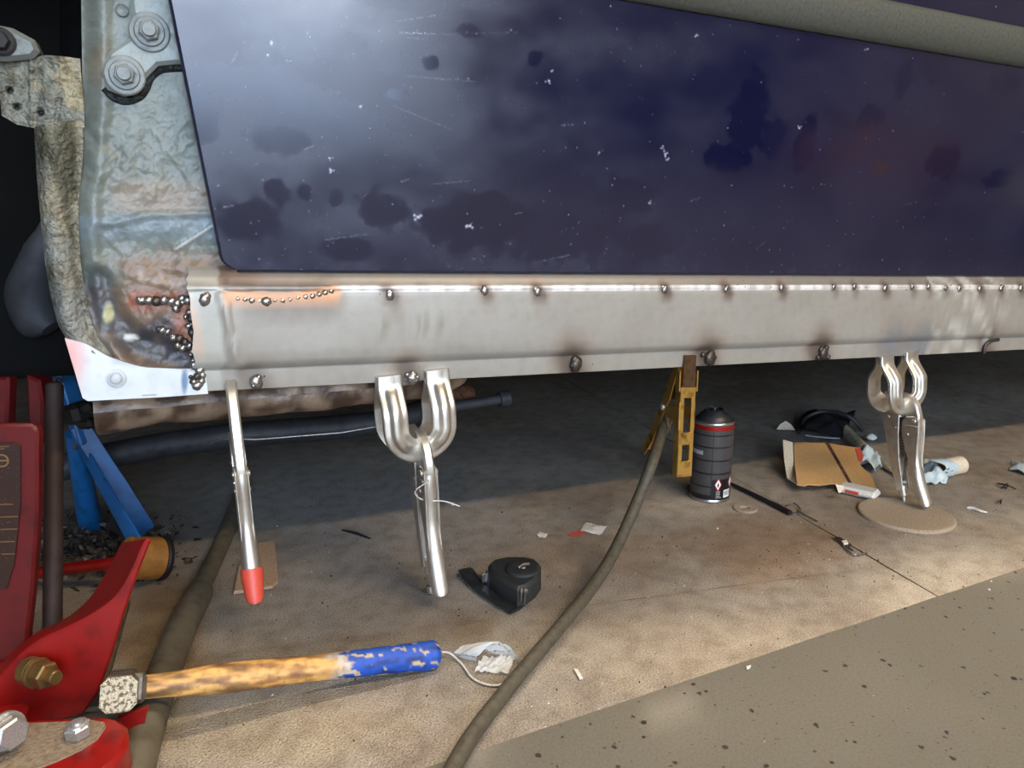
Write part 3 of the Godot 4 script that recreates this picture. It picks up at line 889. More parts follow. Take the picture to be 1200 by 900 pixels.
func build_sill(car: Node3D) -> void:
	# profile heights follow the picture: bottom, crease, weld line, top
	var yc := (CP(485, 421, 0.0).y + CP(1000, 400, 0.0).y) * 0.5
	var yw := sill_top()
	var yt := CP(600, 318, -0.006).y
	var mapy := func(y: float) -> float:
		if y <= 0.033: return y / 0.033 * yc
		if y <= 0.1125: return yc + (y - 0.033) / (0.1125 - 0.033) * (yw - yc)
		return yw + (y - 0.1125) / (0.137 - 0.1125) * (yt - yw)
	var xl := CP(224, 400, 0.0).x
	var xr := 1.75
	tacks = [[457, 346, .006, 1], [568, 341, .0055, 1], [630, 342, .0055, 1], [779, 339, .0055, 1], [851, 339, .005, 1], [916, 338, .005, 1], [977, 336.5, .0045, .6], [1001, 336, .0045, .6], [1037, 338, .0055, .8], [1069, 336.5, .0045, .6], [1088, 336, .0045, .6], [1108, 337.5, .0045, .6], [1124, 338.5, .0055, .8], [1148, 339, .006, .8], [1173, 338, .006, .8], [1196, 338, .006, .8],
		[675, 427, .0098, 1.], [832, 420, .0098, 1.], [965, 414, .0095, 1.], [300, 448, .0075, .5], [484, 443, .0075, .9], [240, 351, .0065, .6]]
	var halo := []
	for t in tacks: halo.append([CP(t[0], t[1], 0.0), t[2], t[3]])
	halo.append([CP(1050, 408, 0.0), 0.012, 0.7, 1]); halo.append([CP(1082, 408, 0.0), 0.012, 0.7, 1]); halo.append([CP(1162, 405, 0.0), 0.010, 0.8])
	for q in [[290, 349], [310, 350], [330, 350], [350, 347], [370, 345], [385, 341]]: halo.append([CP(q[0], q[1], 0.0), 0.009, 0.35])
	var rust_line := pl([[215, 352], [222, 372], [226, 395], [232, 410]])
	var rust2 := pl([[270, 348], [300, 350], [345, 350], [392, 342]])
	var ridge := pl([[259, 345], [266, 380], [275, 412], [282, 432]])
	var nx := 560
	var col := func(i: int, j: int):
		var p: Vector2 = Vector2(lerpf(xl, xr, pow(float(i) / nx, 1.0)), mapy.call(SILL[j][0]))
		var k := nz.get_noise_2d(p.x * 700.0, p.y * 1500.0) * 0.5 + 0.5
		var c := lin(172, 166, 154).lerp(lin(156, 149, 136), k)
		if SILL[j][0] > 0.108 and SILL[j][0] < 0.1165 and p.x > CP(388, 342, 0.0).x: c = lin(246, 242, 234).lerp(lin(206, 200, 190), sst(0.45, 0.7, nz.get_noise_2d(p.x * 4000.0, 3.0) * 0.5 + 0.5)) # ground back to bright metal
		elif SILL[j][0] >= 0.1165: c = lin(134, 126, 115)  # ledge above the seam: its shade painted in as darker grey
		if SILL[j][0] > 0.1165: c = c.lerp(lin(122, 98, 78), (1.0 - sst(CP(270, 330, 0.0).x, CP(330, 330, 0.0).x, p.x + (k - 0.5) * 0.03)) * 0.85)
		for h in halo:
			var q: Vector2 = p - h[0]
			if absf(q.x) > 0.05: continue
			q.y *= 0.75
			q.x += q.y * 0.35
			var d: float = q.length() / (h[1] * (3.0 if h[0].y < 0.05 else 2.3)) + (k - 0.5) * 0.5
			c = c.lerp(lin(104, 122, 134) if h.size() > 3 else lin(44, 39, 37), (1.0 - sst(0.42, 1.1, d)) * 0.9 * h[2])
			c = c.lerp(lin(150, 128, 108), (1.0 - sst(0.9, 1.6, d)) * 0.35 * h[2])
		var dr := seg_dist(p, rust_line)
		c = c.lerp(lin(206, 142, 96), (1.0 - sst(0.003, 0.009, dr + (k - 0.5) * 0.004)) * 0.8)
		dr = seg_dist(p, rust2)
		c = c.lerp(lin(214, 150, 96), (1.0 - sst(0.003, 0.010, dr + (k - 0.5) * 0.006)) * 0.75)
		if p.x < CP(262, 400, 0.0).x: c = c.lerp(lin(190, 190, 176), 0.5)
		# a scuff of tape glue
		var sc := pxc(Vector3(p.x, p.y, 0.0))
		if sc.x > 445 and sc.x < 535 and absf(sc.y - (388 - (sc.x - 445) * 0.12)) < 7.0: c = c.lerp(lin(128, 118, 96), sst(0.45, 0.62, nz.get_noise_2d(p.x * 4500.0, p.y * 8000.0) * 0.5 + 0.5) * 0.5)
		if sc.x > 1090 and sc.x < 1180: c = c.lerp(lin(226, 222, 208), sst(0.5, 0.75, nz.get_noise_2d(p.x * 1800.0 + p.y * 2500.0, p.y * 900.0) * 0.5 + 0.5) * 0.5)
		return c
	var fp := func(i: int, j: int):
		var x := lerpf(xl + nz.get_noise_2d(SILL[j][0] * 4200.0, 11.0) * 0.006, xr, float(i) / nx)
		var s: Array = SILL[j]
		var y: float = mapy.call(s[0])
		var z: float = s[1]
		if s[0] > 0.04 and s[0] < 0.1: z += nz.get_noise_2d(x * 160.0, y * 500.0) * 0.0011
		if s[0] > 0.108 and s[0] < 0.117: z += nz.get_noise_2d(x * 2600.0, y * 2600.0) * 0.0011
		z += 0.0026 * (1.0 - sst(0.002, 0.006, seg_dist(Vector2(x, y), ridge)))
		if x < ridge[1].x: z -= 0.0015
		if s[0] < 0.026: z += nz.get_noise_2d(x * 220.0, 7.0) * 0.0016
		return Vector3(x, y, z)
	var mb := MB.new()
	mb.grid(nx, SILL.size() - 1, fp, Vector3(0, 0.1, 1), col)
	# thickness of the sheet along the bottom lip
	for i in nx:
		var a: Vector3 = fp.call(i, 0); var b: Vector3 = fp.call(i + 1, 0)
		var bk := Vector3(0, 0, -0.004)
		mb.col = lin(150, 146, 138)
		mb.quad(a, b, b + bk, a + bk, Vector3(0, -1, 0))
		mb.quad(a + bk, b + bk, b + bk + Vector3(0, 0.05, 0), a + bk + Vector3(0, 0.05, 0), Vector3(0, 0, -1))
	var sill := part("sill_panel", mb, M.primer, car, "bare light grey sill panel with a ground weld seam along its top")
	rng.seed = 5
	for t in tacks:
		var zz := 0.002 if t[1] < 380 else -0.0085
		var l := CP(t[0], t[1], zz)
		mb = MB.new()
		var r: float = t[2] * 1.05
		mb.ball(Vector3(l.x, l.y, zz), r, Vector3(0.85, 1.0, 0.55), Basis(Vector3(0, 0, 1), rng.randf() - 0.5), 12, 8, 0.1, rng)
		mb.ball(Vector3(l.x + rng.randf_range(-1, 1) * r * 0.5, l.y + r * 0.55, zz), r * 0.6, Vector3(1, 1, 0.6), Basis(), 9, 6, 0.12, rng)
		mb.ball(Vector3(l.x + rng.randf_range(-1, 1) * r * 0.4, l.y - r * 0.6, zz), r * 0.5, Vector3(1, 1, 0.6), Basis(), 9, 6, 0.12, rng)
		if t[2] > 0.007:
			for k in 4: mb.ball(Vector3(l.x + rng.randfn() * r * 0.6, maxf(l.y + rng.randfn() * r * 0.5, 0.005), zz + 0.001), r * 0.4, Vector3(1, 1, 0.7), Basis(), 8, 5, 0.12, rng)
		part("weld_tack", mb, M.bead_steel if t[3] < 0.95 else M.bead_dark if t[1] > 400 else M.bead_steel, sill)
	# weld spatter grains
	mb = MB.new()
	for k in 60:
		var t: Array = tacks[rng.randi() % tacks.size()]
		var zz := 0.002 if t[1] < 380 else -0.0095
		var l := CP(t[0] + rng.randfn() * 14.0, t[1] + rng.randfn() * 5.0, zz)
		if l.y < 0.004: continue
		mb.ball(Vector3(l.x, l.y, zz), rng.randf_range(0.0005, 0.0011), Vector3.ONE, Basis(), 6, 4)
	part("weld_spatter", mb, M.bead_dark, sill).set_meta("kind", "stuff")
	# a raised, curved bead at the far right of the lip
	mb = MB.new()
	var cp := []
	for q in [[1153, 414], [1154, 406], [1160, 400], [1170, 398]]:
		var l := CP(q[0], q[1], -0.0085)
		cp.append(Vector3(l.x, l.y, -0.0085))
	mb.tube(curve(cp, 5), 0.0032, 8)
	part("weld_bead", mb, M.bead_dark, sill)
	# the bead chain at the left end of the seam
	for q in [[279, 350, .0042], [287, 351, .0045], [295, 352, .005], [304, 353, .004], [312, 353.5, .007], [322, 352, .0042], [331, 352, .0045], [340, 351, .0042], [349, 349, .004], [358, 348, .0045], [366, 347, .0045], [374, 345, .0045], [381, 343, .0042], [388, 341, .004]]:
		var l := CP(q[0], q[1], 0.001)
		mb = MB.new()
		mb.ball(Vector3(l.x, l.y, 0.001), q[2] * 0.85, Vector3(1.1, 0.95, 0.75), Basis(), 10, 7, 0.12, rng)
		part("weld_drop", mb, M.bead_steel, sill)

func build_pillar(car: Node3D) -> void:
	# front pillar: thickly undersealed inner panel between the wheel arch edge and the door
	var arch := pl([[94, -6], [95, 60], [95, 130], [90, 200], [84, 240], [84, 300], [90, 345], [102, 392], [130, 434], [215, 446]], -0.02)
	var step := 0.0026
	var yb := CP(150, 444, -0.015).y
	var yt := CP(150, -14, -0.015).y
	var xr := CP(268, 330, -0.015).x + 0.012
	var nv := int((yt - yb) / step)
	var nu := 92
	var crack := pl([[170, 140], [190, 170], [165, 180], [180, 200]], -0.02)
	var trough := pl([[112, 330], [125, 372], [160, 405], [212, 422]], -0.02)
	var dark2 := pl([[170, 395], [190, 378], [205, 412]], -0.02)
	var ledge := pl([[135, 296], [200, 300], [255, 301]], -0.02)
	var wear := pl([[150, 322], [180, 322], [195, 335], [165, 328]], -0.02)
	var scar := pl([[205, 292], [228, 278], [252, 262]], -0.02)
	var crease := pl([[110, 262], [135, 262], [170, 252], [250, 250]], -0.02)
	var rustz := pl([[160, 352], [215, 355], [216, 380], [205, 400]], -0.02)
	var left := func(y: float) -> float:
		for i in arch.size() - 1:
			if y <= arch[i].y and y >= arch[i + 1].y: return lerpf(arch[i].x, arch[i + 1].x, (arch[i].y - y) / maxf(1e-6, arch[i].y - arch[i + 1].y))
		return arch[0].x if y > arch[0].y else arch[-1].x
	var fp := func(i: int, j: int):
		var y: float = yb + (yt - yb) * j / nv
		var a: float = left.call(y)
		var x := lerpf(a, xr, float(i) / nu)
		var p := Vector2(x, y)
		var z := -0.017
		z -= 0.010 * (1.0 - sst(0.0, 0.016, x - a)) # rolls back to the arch edge
		z += 0.0035 * exp(-pow((x - a - 0.02) / 0.006, 2.0)) # folded ridge
		z -= 0.010 * (1.0 - sst(0.006, 0.022, seg_dist(p, trough)))
		var q := pxc(Vector3(x, y, z))
		var rough := sst(120.0, 175.0, q.y) * (1.0 - sst(215.0, 250.0, q.y)) + sst(250.0, 265.0, q.y) * 0.8
		z += nz.get_noise_2d(x * 7000.0, y * 7000.0) * 0.0014 * rough
		z += nz.get_noise_2d(x * 2200.0 + 30.0, y * 2200.0) * 0.0022 * (0.3 + rough)
		z += 0.0022 * (1.0 - sst(0.001, 0.005, seg_dist(p, crease)))
		z -= 0.004 * sst(262.0, 300.0, q.y) * (1.0 - sst(300.0, 318.0, q.y))
		z += 0.0022 * (1.0 - sst(0.0008, 0.0025, seg_dist(p, scar)))
		z += 0.0022 * (1.0 - sst(0.001, 0.006, seg_dist(p, wear))) * (0.4 + nz.get_noise_2d(x * 6000.0, y * 6000.0))
		z += 0.003 * exp(-pow((q.y - 345.0) / 6.0, 2.0)) * sst(150.0, 165.0, q.x) * (1.0 - sst(205.0, 225.0, q.x)) * (0.6 + nz.get_noise_2d(x * 4500.0, y * 4500.0))
		return Vector3(x, y, z)
	var col := func(i: int, j: int):
		var l: Vector3 = fp.call(i, j)
		var p := Vector2(l.x, l.y)
		var q := pxc(l)
		var k := nz.get_noise_2d(l.x * 4000.0, l.y * 4000.0) * 0.5 + 0.5
		var k2 := nz.get_noise_2d(l.x * 1400.0 + 9.0, l.y * 1400.0) * 0.5 + 0.5
		var c := lin(128, 134, 124).lerp(lin(108, 113, 102), k2)
		c = c.lerp(lin(132, 118, 96), (1.0 - sst(0.2, 1.0, Vector2((q.x - 120) / 26.0, (q.y - 75) / 40.0).length())) * 0.7)
		c = c.lerp(lin(150, 134, 114), sst(200.0, 225.0, q.y + (k - 0.5) * 16.0) * (1.0 - sst(240.0, 256.0, q.y)) * sst(108.0, 150.0, q.x + (k2 - 0.5) * 30.0) * 0.7)
		c = c.lerp(lin(124, 136, 140), sst(248.0, 256.0, q.y) * (1.0 - sst(272.0, 290.0, q.y)) * 0.8)
		c = c.lerp(lin(132, 104, 80), sst(286.0, 312.0, q.y + (k - 0.5) * 26.0) * sst(124.0, 158.0, q.x + (k2 - 0.5) * 40.0) * 0.85)
		c = c.lerp(lin(168, 152, 132), sst(0.55, 0.7, k) * sst(312.0, 320.0, q.y) * (1.0 - sst(330.0, 338.0, q.y)) * sst(140.0, 155.0, q.x) * 0.7)
		c = c.lerp(lin(118, 96, 78), sst(334.0, 344.0, q.y) * 0.7)
		c = c.lerp(lin(156, 92, 66), (1.0 - sst(0.004, 0.014, seg_dist(p, rustz) + (k - 0.5) * 0.014)) * 0.7)
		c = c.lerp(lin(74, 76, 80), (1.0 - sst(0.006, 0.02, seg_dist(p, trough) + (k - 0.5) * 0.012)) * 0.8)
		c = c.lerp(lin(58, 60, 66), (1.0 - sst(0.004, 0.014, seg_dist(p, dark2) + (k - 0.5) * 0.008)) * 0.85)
		c = c.lerp(lin(196, 190, 140), (1.0 - sst(0.2, 1.0, Vector2((q.x - 128) / 9.0, (q.y - 367) / 15.0).length() + (k - 0.5))) * 0.9)
		c = c.lerp(lin(212, 210, 200), (1.0 - sst(0.5, 1.0, Vector2((q.x - 154) / 11.0, (q.y - 395) / 5.0).length() + (k - 0.5) * 0.5)) * 0.9)
		c = c.lerp(lin(196, 200, 192), (1.0 - sst(0.0008, 0.0024, seg_dist(p, scar))) * 0.8)
		c = c.lerp(lin(70, 66, 58), (1.0 - sst(0.0, 1.0, Vector2((q.x - 253) / 16.0, (q.y - 312) / 12.0).length() + (k - 0.5))) * 0.6)
		return c
	var mb := MB.new()
	mb.grid(nu, nv, fp, Vector3(0, 0, 1), col)
	var pil := part("front_pillar", mb, M.underseal, car, "grey undersealed pillar panel with rust near its foot")
	# hinge plate with its pressed lip, bolts and washers
	mb = MB.new()
	var hp := PackedVector2Array()
	for q in pl([[152, -8], [156, 26], [150, 48], [128, 62], [119, 84], [126, 106], [146, 114], [164, 108], [172, 92], [186, 78], [206, 76], [226, 76], [226, -8]], -0.012): hp.append(q)
	mb.col = lin(146, 152, 144)
	mb.extrude(hp, -0.03, -0.004, 0.0035)
	var hinge := part("hinge_plate", mb, M.underseal, pil)
	for q in [[175, 37], [146, 88]]:
		var l := CP(q[0], q[1], -0.001)
		mb = MB.new()
		mb.col = lin(128, 132, 126)
		var bx := Transform3D(Basis(Vector3(1, 0, 0), Vector3(0, 0, 1), Vector3(0, -1, 0)), Vector3(l.x, l.y, -0.0045))
		mb.lathe([Vector2(0.0185, 0), Vector2(0.0185, 0.0022), Vector2(0.0172, 0.0034), Vector2(0.014, 0.0036), Vector2(0.0135, 0.005), Vector2(0.0128, 0.0058), Vector2(0.0, 0.0058)], 26, false, bx)
		mb.hexnut(Vector3(l.x, l.y, -0.0005), Vector3(0, 0, 1), 0.0098, 0.0085, 0.3)
		mb.lathe([Vector2(0.0066, 0), Vector2(0.0066, 0.0152), Vector2(0.0058, 0.0165), Vector2(0.0, 0.0165)], 16, false, bx)
		part("hinge_bolt", mb, M.underseal, hinge)
	mb = MB.new()
	var sp3 := []
	for q in pl([[122, 104], [130, 112], [146, 118], [163, 113], [171, 102], [176, 90], [188, 81], [206, 79], [226, 79]], -0.016): sp3.append(Vector3(q.x, q.y, -0.0165))
	mb.col = lin(40, 44, 44)  # dark tube added to stand for the shade below the plate edge
	mb.tube(curve(sp3, 4), 0.0042, 8)
	part("shade_strip", mb, M.sealant, hinge, "dark strip added for the shade under the hinge plate")
	mb = MB.new()
	mb.col = lin(120, 126, 122)
	var sl := CP(143, 12, -0.015)
	mb.lathe([Vector2(0.0062, -0.004), Vector2(0.0062, 0.001), Vector2(0.0052, 0.002), Vector2(0.0042, 0.001), Vector2(0.0, 0.0006)], 16, true, Transform3D(Basis(Vector3(1, 0, 0), Vector3(0, 0, 1), Vector3(0, -1, 0)), Vector3(sl.x, sl.y, -0.0165)))
	part("rubber_plug", mb, M.underseal, pil)
	# lumpy sealant along the wheel arch edge
	var outer := pl([[38, 148], [40, 190], [44, 240], [50, 300], [57, 345], [66, 380], [76, 398]], -0.02)
	var inner := pl([[96, 140], [97, 180], [92, 240], [94, 300], [100, 345], [112, 388], [150, 428]], -0.02)
	var oc := curve(outer, 14); var ic := curve(inner, 14)
	var ne := oc.size() - 1
	mb = MB.new()
	var sp := func(i: int, j: int):
		var t := float(i) / 26
		var p: Vector2 = oc[j].lerp(ic[j], t)
		var z := -0.022 + 0.013 * sin(PI * clampf(t * 1.0 + 0.12, 0, 1)) - 0.012 * pow(1.0 - t, 4.0)
		z += nz.get_noise_2d(p.x * 2600.0, p.y * 600.0) * 0.004 * sin(PI * clampf(t, 0.05, 0.95)) + nz.get_noise_2d(p.x * 5200.0, p.y * 3800.0) * 0.0016
		return Vector3(p.x, p.y, z)
	mb.grid(26, ne, sp, Vector3(0, 0, 1), func(i: int, j: int):
		var l: Vector3 = sp.call(i, j)
		var k := nz.get_noise_2d(l.x * 3000.0, l.y * 700.0) * 0.5 + 0.5
		var k2 := nz.get_noise_2d(l.x * 800.0, l.y * 800.0 + 60.0) * 0.5 + 0.5
		return lin(164, 158, 134).lerp(lin(90, 90, 72), sst(0.35, 0.7, k)).lerp(lin(146, 152, 148), sst(0.5, 0.75, k2) * 0.7))
	for j in ne: # outer edge turns back into the arch
		var a: Vector3 = sp.call(0, j); var b: Vector3 = sp.call(0, j + 1)
		mb.col = lin(120, 116, 98)
		mb.quad(a, b, b + Vector3(0.006, 0, -0.05), a + Vector3(0.006, 0, -0.05), Vector3(-1, 0, 0))
	part("arch_sealant", mb, M.sealant, pil, "lumpy yellow-grey sealant along the wheel arch edge")
	# upper corner of the arch: bracket plate with holes and seam
	mb = MB.new()
	var up := pl([[-4, 70], [36, 70], [60, 62], [100, 50], [100, 150], [60, 156], [48, 152], [20, 146], [-4, 132]], -0.03)
	var bx0 := CP(-6, 60, -0.03); var bx1 := CP(102, 158, -0.03)
	var upp := PackedVector2Array(up)
	var us := func(i: int, j: int):
		var x := lerpf(bx0.x, bx1.x, i / 60.0)
		var y := lerpf(bx1.y, bx0.y, j / 50.0)
		var p := Vector2(x, y)
		if not Geometry2D.is_point_in_polygon(p, upp):
			var best := Vector2.ZERO
			var bd := 1e9
			for e in upp.size():
				var cpt := Geometry2D.get_closest_point_to_segment(p, upp[e], upp[(e + 1) % upp.size()])
				if cpt.distance_to(p) < bd: bd = cpt.distance_to(p); best = cpt
			p = best
		var q := pxc(Vector3(p.x, p.y, -0.03))
		var z := -0.03 + 0.008 * sst(34.0, 60.0, q.x) + nz.get_noise_2d(p.x * 2400.0, p.y * 2400.0) * 0.002 * (0.3 + sst(34.0, 44.0, q.x) * 1.6)
		z += 0.004 * exp(-pow((q.x - 37.0) / 3.0, 2.0)) - 0.003 * exp(-pow((q.x - 70.0 + (q.y - 110) * 0.05) / 3.5, 2.0)) * sst(110.0, 120.0, q.y)
		for hole in [[11, 106], [20, 125], [48, 132]]:
			z -= 0.006 * (1.0 - sst(3.0, 5.5, q.distance_to(Vector2(hole[0], hole[1]))))
		return Vector3(p.x, p.y, z)
	mb.grid(60, 50, us, Vector3(0, 0, 1), func(i: int, j: int):
		var l: Vector3 = us.call(i, j)
		var q := pxc(l)
		var k := nz.get_noise_2d(l.x * 2200.0, l.y * 2200.0) * 0.5 + 0.5
		var c := lin(138, 142, 130).lerp(lin(176, 168, 136), sst(0.45, 0.7, k) * sst(30.0, 50.0, q.x))
		c = c.lerp(lin(90, 84, 66), sst(0.6, 0.75, nz.get_noise_2d(l.x * 4000.0, l.y * 1200.0) * 0.5 + 0.5) * 0.7)
		for hole in [[11, 106], [20, 125], [48, 132]]: c = c.lerp(lin(30, 30, 28), 1.0 - sst(3.0, 5.5, q.distance_to(Vector2(hole[0], hole[1]))))
		return c)
	part("arch_corner_plate", mb, M.sealant, pil, "corner plate caked in old sealant with small holes")
	# the white repair plate at the foot
	mb = MB.new()
	var pp := pl([[76, 396], [100, 402], [128, 418], [165, 430], [212, 432], [240, 431], [244, 461], [190, 465], [104, 470], [97, 466]], -0.012)
	var lo := CP(76, 471, -0.012); var hi := CP(244, 392, -0.012)
	var ppp := PackedVector2Array(pp)
	var ws := func(i: int, j: int):
		var p := Vector2(lerpf(lo.x, hi.x, i / 100.0), lerpf(lo.y, hi.y, j / 46.0))
		if not Geometry2D.is_point_in_polygon(p, ppp):
			var best := Vector2.ZERO
			var bd := 1e9
			for e in ppp.size():
				var cpt := Geometry2D.get_closest_point_to_segment(p, ppp[e], ppp[(e + 1) % ppp.size()])
				if cpt.distance_to(p) < bd: bd = cpt.distance_to(p); best = cpt
			p = best
		var z := -0.0105 + nz.get_noise_2d(p.x * 220.0, p.y * 220.0) * 0.0014
		return Vector3(p.x, p.y, z)
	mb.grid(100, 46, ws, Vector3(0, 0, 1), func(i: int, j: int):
		var l: Vector3 = ws.call(i, j)
		var q := pxc(l)
		var k := nz.get_noise_2d(l.x * 1500.0, l.y * 1500.0) * 0.5 + 0.5
		var c := lin(216, 217, 212).lerp(lin(198, 200, 195), k)
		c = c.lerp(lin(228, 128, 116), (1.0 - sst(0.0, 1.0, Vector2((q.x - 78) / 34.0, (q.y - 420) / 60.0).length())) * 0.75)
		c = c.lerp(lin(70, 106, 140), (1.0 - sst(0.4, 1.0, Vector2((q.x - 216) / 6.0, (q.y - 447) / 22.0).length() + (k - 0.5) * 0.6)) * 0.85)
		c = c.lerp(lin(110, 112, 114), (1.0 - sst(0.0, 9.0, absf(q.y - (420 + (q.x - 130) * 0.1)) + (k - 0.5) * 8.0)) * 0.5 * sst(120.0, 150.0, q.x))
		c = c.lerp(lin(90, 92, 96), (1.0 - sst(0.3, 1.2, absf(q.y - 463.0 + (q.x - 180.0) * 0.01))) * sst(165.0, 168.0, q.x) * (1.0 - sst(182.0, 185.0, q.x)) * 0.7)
		return c)
	for e in ppp.size():
		var a := ppp[e]; var b := ppp[(e + 1) % ppp.size()]
		mb.col = lin(170, 168, 162)
		mb.quad(Vector3(a.x, a.y, -0.0105), Vector3(b.x, b.y, -0.0105), Vector3(b.x, b.y, -0.016), Vector3(a.x, a.y, -0.016), Vector3(b.y - a.y, a.x - b.x, 0))
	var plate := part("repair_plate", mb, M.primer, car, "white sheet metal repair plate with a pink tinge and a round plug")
	mb = MB.new()
	mb.col = lin(190, 192, 190)
	var c0 := CP(136, 444, -0.0095)
	mb.lathe([Vector2(0.0098, -0.001), Vector2(0.0096, 0.0012), Vector2(0.0078, 0.0014), Vector2(0.0074, 0.0004), Vector2(0.0062, 0.0004), Vector2(0.0058, 0.0022), Vector2(0.004, 0.003), Vector2(0.0, 0.0032)], 28, false, Transform3D(Basis(Vector3(1, 0, 0), Vector3(0, 0, 1), Vector3(0, -1, 0)), Vector3(c0.x, c0.y, -0.0095)))
	part("round_plug", mb, M.primer, plate)
	# weld clusters joining the plate to the new sill
	rng.seed = 31
	var clusters := [[166, 352, .0055], [174, 352, .0055], [183, 353, .006], [192, 352, .0055], [201, 353, .0055], [208, 356, .005], [206, 362, .0045], [190, 387, .004], [196, 389, .004], [186, 386, .0035], [203, 396, .004], [210, 397, .005], [217, 401, .0045], [222, 405, .004], [208, 405, .004], [214, 408, .0045], [234, 434, .0055], [231, 441, .005], [236, 447, .0045], [231, 452, .006], [226, 447, .004], [237, 440, .004], [222, 366, .004], [224, 374, .0045], [221, 382, .004], [225, 390, .005], [228, 398, .004], [226, 412, .0045], [229, 420, .004], [227, 428, .005], [213, 350, .005], [220, 352, .0055], [227, 351, .0045], [249, 350, .004], [258, 351, .0045], [267, 350, .004], [272, 351, .0045]]
	for q in clusters:
		var zz := -0.0135 if q[1] < 420 else -0.009
		var l := CP(q[0], q[1], zz)
		mb = MB.new()
		mb.ball(Vector3(l.x, l.y, zz), q[2] * 0.9, Vector3(1.1, 0.9, 0.7), Basis(Vector3(0, 0, 1), rng.randf() * 2.0), 11, 7, 0.13, rng)
		mb.ball(Vector3(l.x + rng.randfn() * 0.002, l.y + rng.randfn() * 0.002, zz), q[2] * 0.6, Vector3(1, 1, 0.8), Basis(), 9, 6, 0.13, rng)
		part("weld_drop", mb, M.bead_steel if rng.randf() < 0.8 else M.bead_dark, plate)

func build_arch(car: Node3D) -> void:
	# dark wheel arch: liner, suspension arm, upper bracket with a bolt
	var inv := car_x.affine_inverse()
	var mb := MB.new()
	mb.grid(24, 20, func(i: int, j: int):
		var x := -1.5 + 1.12 * i / 24.0
		var a := PI * 0.75 * j / 20.0
		return Vector3(x, -0.02 + 0.62 * sin(a), -0.12 - 0.36 * (1.0 - absf(cos(a))) - 0.12 * float(i) / 24.0), Vector3(0, 0, 1), func(i: int, j: int): return lin(17, 17, 16))
	part("arch_liner", mb, M.arch_dark, car)
	mb = MB.new()
	mb.tube(curve([inv * P(60, 385, 0.93), inv * P(44, 365, 0.93), inv * P(40, 330, 0.94), inv * P(50, 290, 0.95), inv * P(66, 235, 0.96)], 8), [0.012, 0.018, 0.022, 0.026, 0.028, 0.03, 0.03, 0.03, 0.031, 0.031, 0.032, 0.032, 0.032, 0.032, 0.031, 0.03, 0.028, 0.027, 0.026, 0.026, 0.025, 0.025, 0.024, 0.024, 0.023, 0.022, 0.02, 0.02, 0.02, 0.018, 0.016, 0.014, 0.012], 16)
	part("suspension_arm", mb, M.dark_pipe, car)
	mb = MB.new()
	mb.tube([inv * P(-14, 180, 0.96), inv * P(6, 300, 0.95), inv * P(4, 380, 0.95)], 0.022, 14)
	part("shock_absorber", mb, M.black_iron, car)
	mb = MB.new()
	var bp := PackedVector2Array(pl([[-6, 28], [14, 32], [40, 46], [46, 60], [38, 68], [10, 71], [-6, 71]], -0.02))
	mb.col = lin(112, 116, 108)
	mb.extrude(bp, -0.05, -0.02, 0.004)
	var br := part("upper_bracket", mb, M.underseal, car)
	mb = MB.new()
	var l := CP(0, 48, -0.016)
	mb.lathe([Vector2(0.0125, 0), Vector2(0.0125, 0.002), Vector2(0.0105, 0.003), Vector2(0.0, 0.003)], 24, false, Transform3D(Basis(Vector3(1, 0, 0), Vector3(0, 0, 1), Vector3(0, -1, 0)), Vector3(l.x, l.y, -0.0195)))
	mb.hexnut(Vector3(l.x, l.y, -0.017), Vector3(0, 0, 1), 0.0085, 0.008)
	part("bracket_bolt", mb, M.black_iron, br)

# ---------------------------------------------------------------- tools
func vecs(l: Array) -> PackedVector2Array:
	var o := PackedVector2Array()
	for p in l: o.append(Vector2(p[0], p[1]))
	return o

